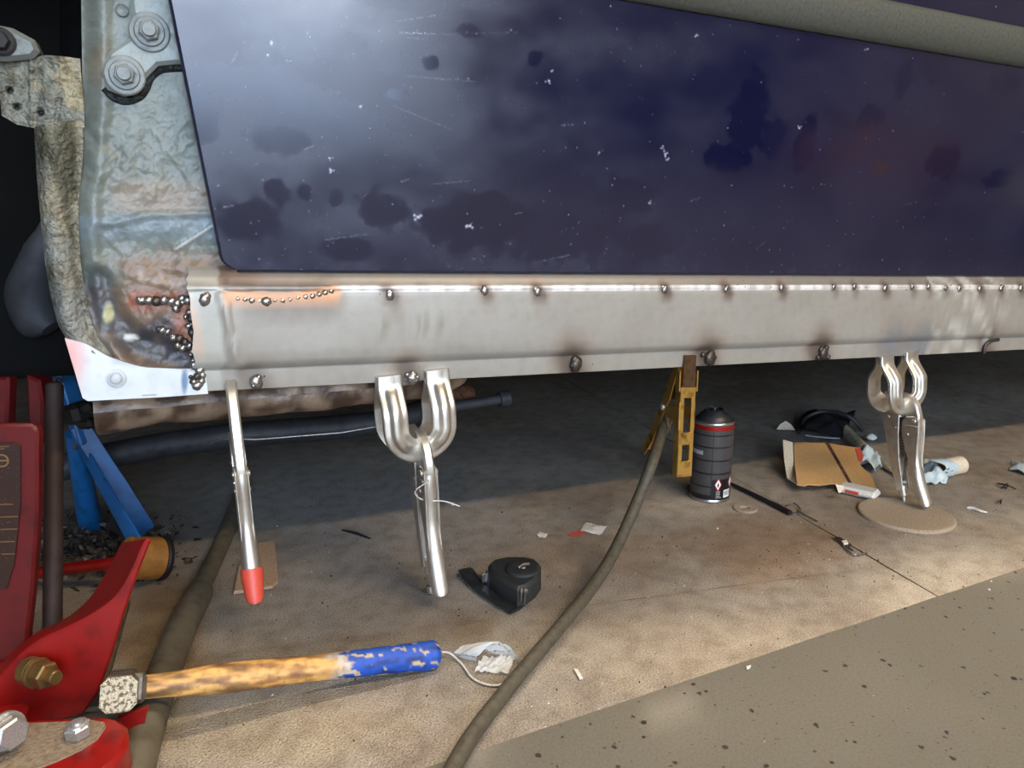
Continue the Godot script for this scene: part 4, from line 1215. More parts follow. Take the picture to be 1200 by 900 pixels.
func u_jaw(mb: MB, side: float, open: float) -> void: # a wide U-shaped pressed jaw; side +1 outwards, -1 behind the flange
	var path := []
	for k in 15: path.append(Vector2(-0.0275, lerpf(0.014, -0.045, k / 14.0)))
	for k in range(1, 25):
		var a := PI * k / 25.0
		path.append(Vector2(-0.0275 * cos(a), -0.045 - 0.0275 * sin(a)))
	for k in 15: path.append(Vector2(0.0275, lerpf(-0.045, 0.014, k / 14.0)))
	var sec := [[-0.0140, -0.0025], [-0.0140, 0.0010], [-0.0132, 0.0024], [-0.0115, 0.0030], [-0.0080, 0.0032], [-0.0062, 0.0032], [-0.0046, 0.0034], [-0.0028, 0.0036], [0.0, 0.0037], [0.0028, 0.0036], [0.0046, 0.0034], [0.0062, 0.0032], [0.0080, 0.0032], [0.0115, 0.0030], [0.0132, 0.0024], [0.0140, 0.0010], [0.0140, -0.0025]]
	var lift := [0, 0, 0, 0, 0, 0.08, 0.7, 0.95, 1.0, 0.95, 0.7, 0.08, 0, 0, 0, 0, 0]
	var m := path.size()
	var rows := []
	for i in m:
		var t: Vector2 = (path[mini(i + 1, m - 1)] - path[maxi(i - 1, 0)]).normalized()
		var s := Vector2(t.y, -t.x)
		var y: float = path[i].y
		var bx := 0.0045 + open * sst(0.004, -0.03, y) - 0.004 * sst(-0.05, -0.075, y)
		var e := minf(i, m - 1 - i) * 0.0042
		var ridge := 0.0046 * sst(0.013, 0.019, e) * (1.0 - 0.95 * sst(0.082, 0.098, minf(i, m - 1 - i) * 0.0042))
		var row := []
		for k in sec.size():
			var q: Vector2 = path[i] + s * sec[k][0]
			row.append(Vector3(side * (bx + sec[k][1] + ridge * lift[k]), q.y, q.x))
		rows.append(row)
	var ns := sec.size()
	mb.grid(ns - 1, m - 1, func(i: int, j: int): return rows[j][i], Vector3(side, 0, 0))
	# flat back and the two ends
	for j in m - 1: mb.quad(rows[j][0], rows[j + 1][0], rows[j + 1][ns - 1], rows[j][ns - 1], Vector3(-side, 0, 0))
	for j in [0, m - 1]:
		for k in ns - 2: mb.flat(rows[j][0], rows[j][k + 1], rows[j][k + 2], Vector3(0, 1, 0))

func locking_clamp(label: String, at: Vector3, bas: Basis, wide: bool, cap: bool, sc := 1.0, jaw_open := 0.016) -> Node3D:
	# x points outwards from the car, y up, z along the sill; the flange is pinched at the origin
	var t := thing("locking_clamp", label, "clamp", at, bas.scaled_local(Vector3.ONE * sc), "locking clamps hanging from the sill flange")
	var m: Material = M.nickel
	var mb := MB.new()
	if wide:
		u_jaw(mb, -1.0, jaw_open)
		mb.extrude(vecs([[-0.020, -0.052], [-0.010, -0.056], [0.010, -0.070], [0.013, -0.090], [-0.012, -0.092], [-0.022, -0.072]]), -0.006, 0.006, 0.002)
	else:
		mb.extrude(vecs([[-0.002, 0.013], [-0.007, 0.012], [-0.016, 0.0], [-0.024, -0.020], [-0.026, -0.045], [-0.020, -0.075], [-0.012, -0.092], [0.013, -0.090], [0.010, -0.070], [-0.004, -0.056], [-0.011, -0.040], [-0.010, -0.022], [-0.003, -0.002]]), -0.006, 0.006, 0.002)
	part("fixed_jaw", mb, m, t)
	mb = MB.new()
	if wide:
		u_jaw(mb, 1.0, jaw_open)
		mb.extrude(vecs([[0.008, -0.050], [0.020, -0.049], [0.033, -0.054], [0.043, -0.066], [0.048, -0.084], [0.045, -0.099], [0.031, -0.096], [0.020, -0.084], [0.008, -0.074]]), -0.0056, 0.0056, 0.0022)
	else:
		mb.extrude(vecs([[0.002, 0.013], [0.007, 0.012], [0.018, 0.0], [0.028, -0.018], [0.036, -0.040], [0.043, -0.064], [0.048, -0.084], [0.045, -0.099], [0.031, -0.096], [0.020, -0.084], [0.020, -0.060], [0.019, -0.040], [0.012, -0.020], [0.003, -0.002]]), -0.0062, 0.0062, 0.0022)
	part("moving_jaw", mb, m, t)
	# fixed handle: a folded channel
	mb = MB.new()
	var hp := vecs([[-0.025, -0.058], [-0.012, -0.061], [0.008, -0.072], [0.013, -0.079], [0.012, -0.12], [0.014, -0.16], [0.023, -0.211], [0.011, -0.216], [-0.002, -0.172], [-0.016, -0.112], [-0.026, -0.078]])
	for s in [-1, 1]: mb.extrude(hp, minf(s * 0.0062, s * 0.0082), maxf(s * 0.0062, s * 0.0082), 0.0005)
	var spine := [Vector3(-0.0255, -0.060, 0), Vector3(-0.0260, -0.078, 0), Vector3(-0.016, -0.112, 0), Vector3(-0.002, -0.172, 0), Vector3(0.011, -0.215, 0)]
	mb.tube(spine, 0.0082, 12, true, 0.3, Vector3(0, 0, 1))
	for s in [-1, 1]:
		mb.ball(Vector3(-0.008, -0.092, s * 0.0082), 0.0032, Vector3(1, 1, 0.5), Basis(), 10, 6)
		mb.ball(Vector3(0.006, -0.108, s * 0.0082), 0.0022, Vector3(1, 1, 0.5), Basis(), 10, 6)
	part("fixed_handle", mb, m, t)
	# lever handle
	mb = MB.new()
	var lv := [Vector3(0.040, -0.090, 0), Vector3(0.041, -0.105, 0), Vector3(0.0395, -0.125, 0), Vector3(0.039, -0.15, 0), Vector3(0.043, -0.175, 0), Vector3(0.049, -0.198, 0), Vector3(0.056, -0.216, 0), Vector3(0.0615, -0.230, 0)]
	lv = curve(lv, 4)
	var rr := []
	for i in lv.size():
		var k := float(i) / (lv.size() - 1)
		rr.append(lerpf(0.0076, 0.0106, sst(0.3, 0.75, k)) * (1.0 - 0.4 * sst(0.93, 1.0, k)))
	mb.tube(lv, rr, 14, true, 1.0 if not wide else 0.8, Vector3(0, 0, 1))
	for s in [-1, 1]:
		mb.extrude(vecs([[0.018, -0.093], [0.026, -0.086], [0.040, -0.084], [0.049, -0.090], [0.049, -0.112], [0.046, -0.16], [0.052, -0.196], [0.044, -0.190], [0.034, -0.165], [0.024, -0.14], [0.018, -0.115]]), minf(s * 0.0062, s * 0.0080), maxf(s * 0.0062, s * 0.0080), 0.0005)
		mb.ball(Vector3(0.041, -0.091, s * 0.0086), 0.0036, Vector3(1, 1, 0.6), Basis(), 12, 6)
		mb.ball(Vector3(0.029, -0.115, s * 0.0082), 0.0030, Vector3(1, 1, 0.6), Basis(), 12, 6)
	mb.tube([Vector3(0.022, -0.101, 0.0084), Vector3(0.046, -0.099, 0.0084)], 0.0012, 6)
	var lever := part("lever_handle", mb, m, t)
	mb = MB.new()
	mb.extrude(vecs([[0.031, -0.15], [0.034, -0.149], [0.037, -0.178], [0.045, -0.205], [0.0415, -0.222], [0.0375, -0.214], [0.035, -0.19]]), -0.0045, 0.0045, 0.001)
	part("release_lever", mb, m, lever)
	if cap:
		mb = MB.new()
		mb.tube(curve([Vector3(0.0515, -0.205, 0), Vector3(0.0558, -0.217, 0), Vector3(0.0612, -0.230, 0), Vector3(0.0640, -0.238, 0), Vector3(0.0655, -0.244, 0)], 4), [0.0126, 0.0127, 0.0127, 0.0126, 0.0125, 0.0123, 0.0115, 0.0114, 0.0112, 0.011, 0.0107, 0.0103, 0.0098, 0.009, 0.0076, 0.0056, 0.0026], 16, true, 1.0, Vector3(0, 0, 1))
		part("end_cap", mb, M.red_plastic, lever, "orange-red plastic cap")
	mb = MB.new()
	mb.tube([Vector3(0.029, -0.115, 0), Vector3(0.022, -0.15, 0), Vector3(0.018, -0.198, 0)], 0.0032, 8, true, 0.6)
	part("toggle_link", mb, M.dull_steel, t)
	mb = MB.new()
	var hx := []
	for k in 150:
		var a := k * 0.55
		hx.append(Vector3(lerpf(0.016, 0.011, k / 149.0), lerpf(-0.100, -0.162, k / 149.0), 0) + Vector3(cos(a), 0, sin(a)) * 0.0034)
	mb.tube(hx, 0.0006, 5)
	part("spring", mb, M.dull_steel, t)
	mb = MB.new()
	var ax := Vector3(0.12, -1.0, 0).normalized()
	var x := Transform3D(MB.basis_y(ax, Vector3(0, 0, 1)), Vector3(0.0155, -0.206, 0))
	mb.lathe([Vector2(0.0, 0.0), Vector2(0.0062, 0.0), Vector2(0.0066, 0.017), Vector2(0.0056, 0.0185), Vector2(0.0032, 0.0185), Vector2(0.0032, 0.031), Vector2(0.0062, 0.0325), Vector2(0.0066, 0.036), Vector2(0.0062, 0.0405), Vector2(0.0, 0.042)], 18, false, x)
	part("adjusting_screw", mb, m, t)
	return t

func car_at(px: float, py: float, z: float) -> Vector3:
	var l := CP(px, py, z)
	return car_x * Vector3(l.x, l.y, z)

func build_clamps() -> void:
	var n := car_x.basis.z
	var base := Basis(n, Vector3.UP, n.cross(Vector3.UP))
	locking_clamp("slim silver locking clamp with an orange-red cap on its handle, left end of the sill", car_at(271, 457, -0.012), Basis(n, deg_to_rad(1.0)) * base, false, true, 0.94)
	var c2 := locking_clamp("silver locking clamp with broad U jaws, wire tied round it, left of the tape measure", car_at(484, 450, -0.012), Basis(n, deg_to_rad(2.2)) * base, true, false, 1.09)
	var mb := MB.new()
	mb.tube(curve([Vector3(0.056, -0.095, 0.004), Vector3(0.046, -0.108, 0.018), Vector3(0.040, -0.122, 0.008), Vector3(0.052, -0.123, -0.012), Vector3(0.058, -0.130, -0.028)], 6), 0.0008, 5)
	mb.ball(Vector3(0.055, -0.127, -0.021), 0.002, Vector3(1.5, 0.7, 1), Basis(), 8, 5)
	part("tie_wire", mb, M.paper_white, c2)
	locking_clamp("silver U-jawed locking clamp with both handles seen from the side, right of the cardboard", car_at(1051, 424, -0.012), Basis(base.z, deg_to_rad(CL4_SWING)) * Basis(n, deg_to_rad(CL4_LEAN)) * base, true, false, 1.0, 0.017)

const CL4_SWING := 4.0
const CL4_LEAN := 3.0

func build_ground_clamp() -> void:
	var n := car_x.basis.z
	var base := Basis(n, Vector3.UP, n.cross(Vector3.UP))
	var at := car_at(806, 428, -0.012)
	var t := thing("earth_clamp", "brass welding earth clamp with slotted arms and a long grey-black cable trailing to the floor", "clamp", at, Basis(n, deg_to_rad(-4.0)) * base)
	var mb := MB.new()
	# front arm: slotted plate with turned-in edges, facing outwards
	var b := Basis(Vector3(0, 0, 1), deg_to_rad(6.0))
	var o := Vector3(0.004, 0, 0)
	var bar := func(y0, y1, z0, z1): mb.box(o + b * Vector3(0, (y0 + y1) * 0.5, (z0 + z1) * 0.5), Vector3(0.0026, absf(y1 - y0), absf(z1 - z0)), 0.0008, b)
	bar.call(-0.030, -0.046, -0.0125, 0.0125)
	bar.call(-0.0955, -0.1135, -0.0125, 0.0125)
	bar.call(-0.137, -0.160, -0.0125, 0.0125)
	for s in [-1, 1]:
		bar.call(-0.046, -0.0955, s * 0.0125, s * 0.0062)
		bar.call(-0.1135, -0.137, s * 0.0125, s * 0.0062)
		mb.box(o + b * Vector3(-0.006, -0.095, s * 0.0118), Vector3(0.0125, 0.128, 0.0018), 0.0006, b)
		mb.box(o + b * Vector3(-0.004, -0.022, s * 0.0150), Vector3(0.010, 0.030, 0.0022), 0.0006, b)
		mb.extrude(vecs([[0.0, -0.052], [-0.012, -0.056], [-0.030, -0.060], [-0.036, -0.068], [-0.030, -0.077], [-0.012, -0.082], [0.0, -0.092]]), s * 0.0128 - 0.0008, s * 0.0128 + 0.0008, 0.0003, Transform3D(b, o))
	part("front_arm", mb, M.brass, t)
	mb = MB.new()
	mb.box(o + b * Vector3(0.0, -0.008, 0), Vector3(0.0034, 0.046, 0.021), 0.001, b)
	mb.box(o + b * Vector3(-0.003, 0.006, 0), Vector3(0.006, 0.016, 0.019), 0.001, b)
	part("jaw_tip", mb, M.burnt_brass, t, "scorched brown jaw tip")
	# rear arm
	mb = MB.new()
	var rp := vecs([[-0.003, 0.012], [-0.010, 0.010], [-0.024, -0.020], [-0.038, -0.062], [-0.062, -0.118], [-0.078, -0.146], [-0.068, -0.152], [-0.052, -0.128], [-0.030, -0.078], [-0.018, -0.052], [-0.010, -0.020], [-0.004, -0.002]])
	for s in [-1, 1]: mb.extrude(rp, s * 0.0105 - 0.0009, s * 0.0105 + 0.0009, 0.0004)
	mb.tube([Vector3(-0.010, 0.010, 0), Vector3(-0.024, -0.020, 0), Vector3(-0.038, -0.062, 0), Vector3(-0.062, -0.118, 0), Vector3(-0.077, -0.146, 0)], 0.0108, 12, true, 0.18, Vector3(0, 0, 1))
	part("rear_arm", mb, M.brass, t)
	mb = MB.new()
	for s in [-1, 1]: mb.ball(Vector3(-0.030, -0.068, s * 0.0145), 0.0052, Vector3(1, 1, 0.6), Basis(), 14, 8)
	mb.tube([Vector3(-0.030, -0.068, -0.0145), Vector3(-0.030, -0.068, 0.0145)], 0.0028, 10)
	part("pivot_pin", mb, M.zinc_bolt, t)
	mb = MB.new()
	var hx := []
	for k in 60: hx.append(Vector3(-0.030, -0.068, lerpf(-0.009, 0.009, k / 59.0)) + Vector3(cos(k * 0.6), sin(k * 0.6), 0) * 0.006)
	hx.append(Vector3(-0.012, -0.10, 0.009))
	mb.tube(hx, 0.0011, 6)
	part("spring", mb, M.dull_steel, t)
	mb = MB.new()
	mb.box(Vector3(-0.020, -0.042, 0), Vector3(0.010, 0.026, 0.012), 0.003, Basis(Vector3(0, 0, 1), -0.4))
	part("cable_lug", mb, M.burnt_brass, t)
	# cable
	var w := local(t)
	var pts := [t.global_transform * Vector3(-0.026, -0.060, 0), t.global_transform * Vector3(-0.040, -0.095, 0), P(765, 540, 1.045), P(748, 584, 1.03), P(722, 642, 0.985), P(694, 688, 0.925), P(650, 742, 0.838), F(604, 796, 0.010), F(563, 848, 0.009), F(536, 890, 0.009), F(516, 935, 0.009), F(505, 980, 0.009)]
	w.tube(curve(pts, 10), 0.0078, 14)
	part("cable", w, M.rubber, t, "thick grey-black rubber welding cable")

func build_can() -> void:
	var t := thing("spray_can", "dark spray can with a red ring and hazard diamonds, standing behind the earth clamp", "spray can", F(831, 582), Basis())
	var r := 0.0335
	var mb := MB.new()
	mb.lathe([Vector2(0.0, 0.004), Vector2(r - 0.006, 0.003), Vector2(r - 0.002, 0.0), Vector2(r, 0.001), Vector2(r + 0.0006, 0.003), Vector2(r, 0.0055), Vector2(r - 0.0004, 0.006), Vector2(r - 0.0004, 0.133), Vector2(r + 0.0006, 0.1345), Vector2(r + 0.0008, 0.137), Vector2(r - 0.001, 0.1392), Vector2(r - 0.004, 0.1388), Vector2(r - 0.005, 0.137)], 48, true)
	part("can_body", mb, M.tin, t)
	mb = MB.new()
	mb.lathe([Vector2(r - 0.0045, 0.137), Vector2(r - 0.0065, 0.1425), Vector2(r - 0.012, 0.1485), Vector2(r - 0.0165, 0.1515), Vector2(r - 0.018, 0.1545), Vector2(r - 0.0195, 0.1552), Vector2(r - 0.0205, 0.1515), Vector2(0.004, 0.1505), Vector2(0.003, 0.158), Vector2(0.0, 0.1582)], 40, true)
	part("dome", mb, M.dark_dome, t)
	mb = MB.new()
	mb.lathe([Vector2(r, 0.1255), Vector2(r + 0.0005, 0.126), Vector2(r + 0.0005, 0.1318), Vector2(r, 0.1323)], 48)
	part("red_ring", mb, M.red_paint, t)
	# printed label
	var W := 1024; var H := 512
	var img := Image.create(W, H, false, Image.FORMAT_RGB8)
	img.fill(rgb(66, 63, 62))
	var q := func(x0, y0, x1, y1, c): img.fill_rect(Rect2i(int(x0 * W), int(y0 * H), maxi(1, int((x1 - x0) * W)), maxi(1, int((y1 - y0) * H))), c)
	var bk := rgb(22, 21, 22)
	for y in [0.06, 0.23, 0.42, 0.61, 0.80]: q.call(0.0, y, 1.0, y + 0.022, bk)
	for x in [0.22, 0.47, 0.712, 0.97]: q.call(x, 0.0, x + 0.005, 1.0, bk)
	q.call(0.72, 0.70, 0.99, 1.0, bk)
	q.call(0.0, 0.93, 1.0, 1.0, bk)
	for a in [0.30, 0.52]: q.call(a, 0.3, a + 0.12, 0.36, rgb(150, 150, 150))
	q.call(0.825, 0.86, 0.905, 0.975, rgb(226, 224, 220)) # bar code
	rng.seed = 3
	var bx := 0.832
	while bx < 0.897:
		var bw := rng.randf_range(0.0012, 0.0035)
		q.call(bx, 0.875, bx + bw, 0.945, bk)
		bx += bw + rng.randf_range(0.0014, 0.003)
	for k in 5: q.call(0.757, 0.87 + k * 0.022, 0.757 + rng.randf_range(0.03, 0.05), 0.88 + k * 0.022, rgb(170, 168, 164))
	for d in [[0.772, 0.775], [0.905, 0.765]]: # hazard diamonds with a flame
		var hw := 0.030 * W; var hh := 0.098 * H
		for i in range(-int(hw), int(hw) + 1):
			for j in range(-int(hh), int(hh) + 1):
				var m := absf(i) / hw + absf(j) / hh
				if m > 1.0: continue
				var c := rgb(196, 44, 36) if m > 0.78 else rgb(240, 238, 234)
				var fx := i / hw; var fy := j / hh
				if m < 0.7:
					var wdt := 0.26 * clampf((fy + 0.42) / 0.5, 0.0, 1.0) * (1.0 if fy < 0.16 else clampf((0.34 - fy) / 0.18, 0, 1))
					if absf(fx + 0.06 * sin(fy * 14.0)) < wdt and fy > -0.42 and fy < 0.34: c = bk
					if fy > 0.38 and fy < 0.45 and absf(fx) < 0.22: c = bk
				img.set_pixel(int(d[0] * W) + i, clampi(int(d[1] * H) + j, 0, H - 1), c)
	img.flip_x()
	img.flip_y()
	var m := mat("can_label", Color.WHITE, 0.34, 0.1)
	m.albedo_texture = ImageTexture.create_from_image(img)
	mb = MB.new()
	mb.lathe([Vector2(r, 0.0065), Vector2(r, 0.1255)], 48)
	part("label_wrap", mb, m, t)

func build_tape_measure() -> void:
	var t := thing("tape_measure", "small black tape measure with a metal belt clip lying on its side", "tape measure", F(603, 690))
	var up := Transform3D(Basis(Vector3(1, 0, 0), Vector3(0, 0, -1), Vector3(0, 1, 0)), Vector3.ZERO)
	var plan := func(l: Array, y: float):
		var o := PackedVector2Array()
		for p in l:
			var w := F(p[0], p[1], y) - t.position
			o.append(Vector2(w.x, -w.z))
		return o
	var mb := MB.new()
	mb.extrude(plan.call([[573, 682], [589, 694], [606, 704], [617, 701], [627, 694], [634, 684], [634, 675], [628, 668], [614, 665], [594, 665], [577, 669], [572, 675]], 0.013), 0.001, 0.030, 0.004, up)
	part("case", mb, M.black_plastic, t)
	mb = MB.new()
	var c := F(612, 668, 0.03) - t.position
	mb.lathe([Vector2(0.021, 0.029), Vector2(0.0205, 0.0325), Vector2(0.018, 0.0335), Vector2(0.009, 0.0335), Vector2(0.008, 0.0325), Vector2(0.0, 0.0325)], 28, false, Transform3D(Basis(), Vector3(c.x, 0, c.z)))
	part("case_boss", mb, M.black_plastic, t)
	mb = MB.new()
	c = F(613, 664, 0.034) - t.position
	mb.tube([c + Vector3(-0.006, 0, 0.004), c + Vector3(0.0, 0.003, 0), c + Vector3(0.007, 0.001, -0.006)], 0.0022, 8)
	mb.ball(c + Vector3(0, 0.001, 0.004), 0.004, Vector3(1, 0.6, 1), Basis(), 9, 6)
	part("lock_button", mb, M.dull_steel, t)
	mb = MB.new()
	for s in [-0.0035, 0.0035]:
		var a := F(613 + s * 600, 688, 0.028) - t.position
		var d := F(612 + s * 600, 710, 0.002) - t.position
		mb.tube([a + Vector3(0, 0, 0.004), a + Vector3(0, -0.004, 0.008), d], 0.0014, 6)
	var bx := F(613, 691, 0.024) - t.position
	mb.box(bx + Vector3(0, 0, 0.003), Vector3(0.012, 0.005, 0.004), 0.001)
	part("belt_clip", mb, M.dull_steel, t)
	mb = MB.new()
	var mo := F(571, 677, 0.014) - t.position
	mb.box(mo, Vector3(0.003, 0.018, 0.008), 0.001, Basis(Vector3.UP, 0.5))
	mb.box(mo + Vector3(-0.004, 0, 0.001), Vector3(0.006, 0.012, 0.001), 0.0003, Basis(Vector3.UP, 0.5))
	part("tape_hook", mb, M.tin, t)
	# the flat strap beside it
	mb = MB.new()
	var pp := []
	var path := [[545, 667, 0.009], [556, 681, 0.006], [571, 694, 0.004], [588, 705, 0.004], [606, 715, 0.004]]
	for q in path: pp.append(F(q[0], q[1], q[2]))
	pp = curve(pp, 6)
	mb.tube(pp, 0.0105, 10, true, 0.16, Vector3(0.75, 0, -0.65))
	single("rubber_strap", mb, M.dark_film, "flat dark grey strap lying under the left edge of the tape measure", "strap")

func build_hammer() -> void:
	var face := P(139, 814, 0.635)
	var axis := (ray(139, 814).normalized() + Vector3(-0.06, 0.09, 0)).normalized()
	var e := F(512, 767, 0.0135)
	var mid := face + axis * 0.048
	var hd := (e - mid)
	hd = (hd - axis * hd.dot(axis)).normalized()
	# the handle decides; the head is square to it
	var hx := (e - mid).normalized()
	axis = (axis - hx * axis.dot(hx)).normalized()
	mid = face + axis * 0.048
	var bas := Basis(hx, axis.cross(hx) * -1.0, axis * -1.0)
	if bas.determinant() < 0: bas.y = -bas.y
	bas = bas.orthonormalized()
	var t := thing("club_hammer", "worn club hammer with square steel head and half blue wooden handle on the floor", "hammer", mid, bas)
	var mb := MB.new()
	var h := 0.0145
	var k := 0.0055
	var oct := vecs([[h, h - k], [h - k, h], [-h + k, h], [-h, h - k], [-h, -h + k], [-h + k, -h], [h - k, -h], [h, -h + k]])
	mb.extrude(oct, -0.047, 0.047, 0.0012)
	mb.box(Vector3(0.004, 0, 0), Vector3(0.034, 0.026, 0.026), 0.004)
	part("head", mb, M.dull_steel, t)
	mb = MB.new()
	var o2 := PackedVector2Array()
	for p in oct: o2.append(p * 0.97)
	mb.extrude(o2, 0.0468, 0.0486, 0.001)
	part("striking_face", mb, M.steel_face, t, "bright hammered striking face")
	var L := mid.distance_to(e) + 0.002
	mb = MB.new()
	var n := 240
	var prof := func(x: float): # radius along the handle
		return lerpf(0.0095, 0.0128, sst(0.02, 0.09, x)) * (1.0 - 0.10 * sst(0.1, 0.17, x) * (1.0 - sst(0.17, 0.24, x))) + 0.0012 * sst(0.8, 1.0, x / L)
	var f := func(i: int, j: int):
		var x: float = 0.018 + (L - 0.018) * i / n
		var a := TAU * j / 40.0
		var r: float = prof.call(x) + nz.get_noise_2d(x * 900.0, a * 60.0) * 0.0004
		var endr := 1.0 - 0.35 * pow(clampf((x - L + 0.006) / 0.006, 0, 1), 2.0)
		return Vector3(x, cos(a) * r * endr * 1.08, sin(a) * r * endr * 0.94)
	mb.grid(n, 40, f, Vector3(0, 0, 1), func(i: int, j: int):
		var x: float = 0.018 + (L - 0.018) * i / n
		var a := TAU * j / 40.0
		var q := nz.get_noise_3d(x * 2200.0, cos(a) * 110.0, sin(a) * 110.0) * 0.5 + 0.5
		var c := lin(224, 172, 96).lerp(lin(150, 104, 54), sst(0.4, 0.7, q))
		c = c.lerp(lin(92, 64, 40), sst(0.44, 0.62, nz.get_noise_3d(x * 1500.0 + 50.0, cos(a) * 70.0, sin(a) * 70.0) * 0.5 + 0.5) * 0.8 * (1.0 - 0.6 * sst(0.12, 0.2, x)))
		var e2 := x - 0.66 * L + (q - 0.5) * 0.05
		var blue := lin(24, 78, 176).lerp(lin(20, 48, 118), sst(0.5, 0.7, q))
		blue = blue.lerp(lin(196, 178, 140), sst(0.62, 0.7, nz.get_noise_3d(x * 5500.0, cos(a) * 150.0, sin(a) * 150.0) * 0.5 + 0.5))
		c = c.lerp(lin(186, 190, 190), sst(-0.02, 0.0, e2) * (1.0 - sst(0.0, 0.012, e2)) * 0.7)
		return c.lerp(blue, sst(0.0, 0.006, e2)))
	for i in mb.v.size():
		var v: Vector3 = mb.v[i]
		if mb.n[i].dot(Vector3(0, v.y, v.z)) < 0.0: mb.n[i] = -mb.n[i]
	var ring := []
	for j in 40: ring.append(f.call(n, j))
	mb.col = lin(52, 44, 38)
	mb.fan(ring, Vector3(1, 0, 0))
	part("handle", mb, M.wood, t, "wooden handle, bare near the head and blue at the grip")

func build_jack() -> void:
	var t := thing("trolley_jack", "red trolley jack at the left edge with dusty foot plate and big bolts", "jack", F(60, 760))
	# side frame with its dark plate
	var w := local(t)
	poly_plate(w, [[-40, 497], [36, 497], [41, 500], [44, 507], [44, 600], [38, 690], [32, 742], [30, 832], [-40, 834]], P(20, 600, 0.74), Vector3(0.1, 0.12, 1).normalized(), 0.013, 0.0025)
	var fr := part("side_frame", w, M.shaded_red, t)
	w = local(t)
	poly_plate(w, [[-40, 519], [19, 519], [24, 523], [24, 590], [17, 660], [8, 690], [-40, 700]], P(20, 600, 0.738), Vector3(0.1, 0.12, 1).normalized(), 0.0012, 0.0003)
	part("label_plate", w, plate_material(), fr, "dark printed label plate")
	w = local(t)
	poly_plate(w, [[-40, 444], [8, 442], [10, 446], [8, 500], [-40, 500]], P(20, 470, 0.90), Vector3(0.05, 0.1, 1).normalized(), 0.02, 0.003)
	part("inner_frame", w, M.shaded_red, t)
	w = local(t)
	poly_plate(w, [[30, 440], [46, 446], [50, 470], [50, 520], [34, 520]], P(40, 470, 0.88), Vector3(0.05, 0.1, 1).normalized(), 0.03, 0.003)
	part("inner_frame", w, M.shaded_red, t)
	w = local(t)
	var a := P(64, 452, 0.86); var b := P(61, 790, 0.78)
	w.tube([a + Vector3(0, 0.004, 0), a, a.lerp(b, 0.5), b], [0.006, 0.0092, 0.0094, 0.0094], 14)
	part("handle_bar", w, M.brown_iron, t)
	w = local(t)
	var b0 := F(-10, 872, 0.02); var b1 := F(20, 800, 0.02)
	w.box((b0 + b1) * 0.5, Vector3(0.05, 0.034, b0.distance_to(b1) + 0.04), 0.004, MB._basis_z(b0 - b1))
	part("base_rail", w, M.red_paint, t)
	# lift arm: front plate and its folded top flange
	w = local(t)
	var o := P(80, 775, 0.69)
	var nn := Vector3(0.25, 0.1, 1).normalized()
	var edge := [[-40, 840], [0, 792], [24, 766], [48, 748], [76, 735], [104, 721], [128, 705], [143, 688], [156, 664], [166, 640], [172, 631]]
	poly_plate(w, edge + [[176, 634], [160, 676], [146, 716], [132, 764], [116, 810], [98, 836], [60, 848], [-40, 862]], o, nn, 0.006, 0.0015)
	var arm := part("lift_arm", w, M.red_paint, t)
	w = local(t)
	var front := [Vector2(-40, 840), Vector2(0, 792), Vector2(24, 766), Vector2(48, 748), Vector2(76, 735), Vector2(104, 721), Vector2(128, 705), Vector2(143, 688), Vector2(156, 664), Vector2(166, 640), Vector2(172, 631)]
	var rear := [Vector2(-42, 832), Vector2(-4, 784), Vector2(20, 759), Vector2(43, 741), Vector2(67, 730), Vector2(88, 717), Vector2(104, 702), Vector2(114, 688), Vector2(126, 668), Vector2(138, 645), Vector2(143, 636)]
	var fc := curve(front, 5); var rc := curve(rear, 5)
	var m := fc.size()
	var fpt := func(i: int, j: int) -> Vector3:
		var fa := PL(fc[j].x, fc[j].y, o, nn)
		var d := -(fa - Vector3(0, CAM_H, 0)).dot(Vector3(0, sin(deg_to_rad(PITCH)), cos(deg_to_rad(PITCH))))
		return fa.lerp(P(rc[j].x, rc[j].y, d + 0.012 + 0.045 * sst(0.1, 0.7, float(j) / (m - 1))), i / 6.0)
	var dn := Vector3(0, -0.004, 0)
	w.grid(6, m - 1, fpt, Vector3(0, 1, 0))
	w.grid(6, m - 1, func(i: int, j: int): return fpt.call(i, j) + dn, Vector3(0, -1, 0))
	for j in m - 1:
		for i in [0, 6]: w.quad(fpt.call(i, j), fpt.call(i, j + 1), fpt.call(i, j + 1) + dn, fpt.call(i, j) + dn, nn if i == 0 else -nn)
	part("arm_flange", w, M.red_paint, arm)
	# bolt on the arm
	w = local(t)
	var ax := Vector3(1, 0.06, 0.42).normalized()
	var c := P(42, 788, 0.672)
	w.xf = w.xf * Transform3D(MB.basis_y(ax, Vector3(0, 0, 1)), c)
	w.lathe([Vector2(0.0, -0.01), Vector2(0.0125, -0.01), Vector2(0.0125, -0.001), Vector2(0.0120, 0.0), Vector2(0.0, 0.0)], 24)
	w.lathe([Vector2(0.0, 0.001), Vector2(0.0132, 0.001), Vector2(0.0135, 0.003), Vector2(0.0130, 0.0045), Vector2(0.0, 0.0045)], 24)
	w.hexnut(Vector3(0, 0.0045, 0), Vector3(0, 1, 0), 0.0118, 0.013, 0.2)
	w.lathe([Vector2(0.0, 0.017), Vector2(0.0064, 0.017), Vector2(0.0064, 0.026), Vector2(0.0056, 0.0275), Vector2(0.0, 0.0275)], 18)
	part("arm_bolt", w, M.yellow_zinc, arm, "yellowish bolt with nut and washers")
	# cross rod and front roller
	w = local(t)
	w.tube([P(40, 672, 0.96), P(100, 664, 0.95), P(142, 659, 0.94)], 0.0078, 14)
	part("cross_rod", w, M.red_paint, t)
	w = local(t)
	var r0 := P(150, 654, 0.955); var r1 := P(186, 654, 0.985)
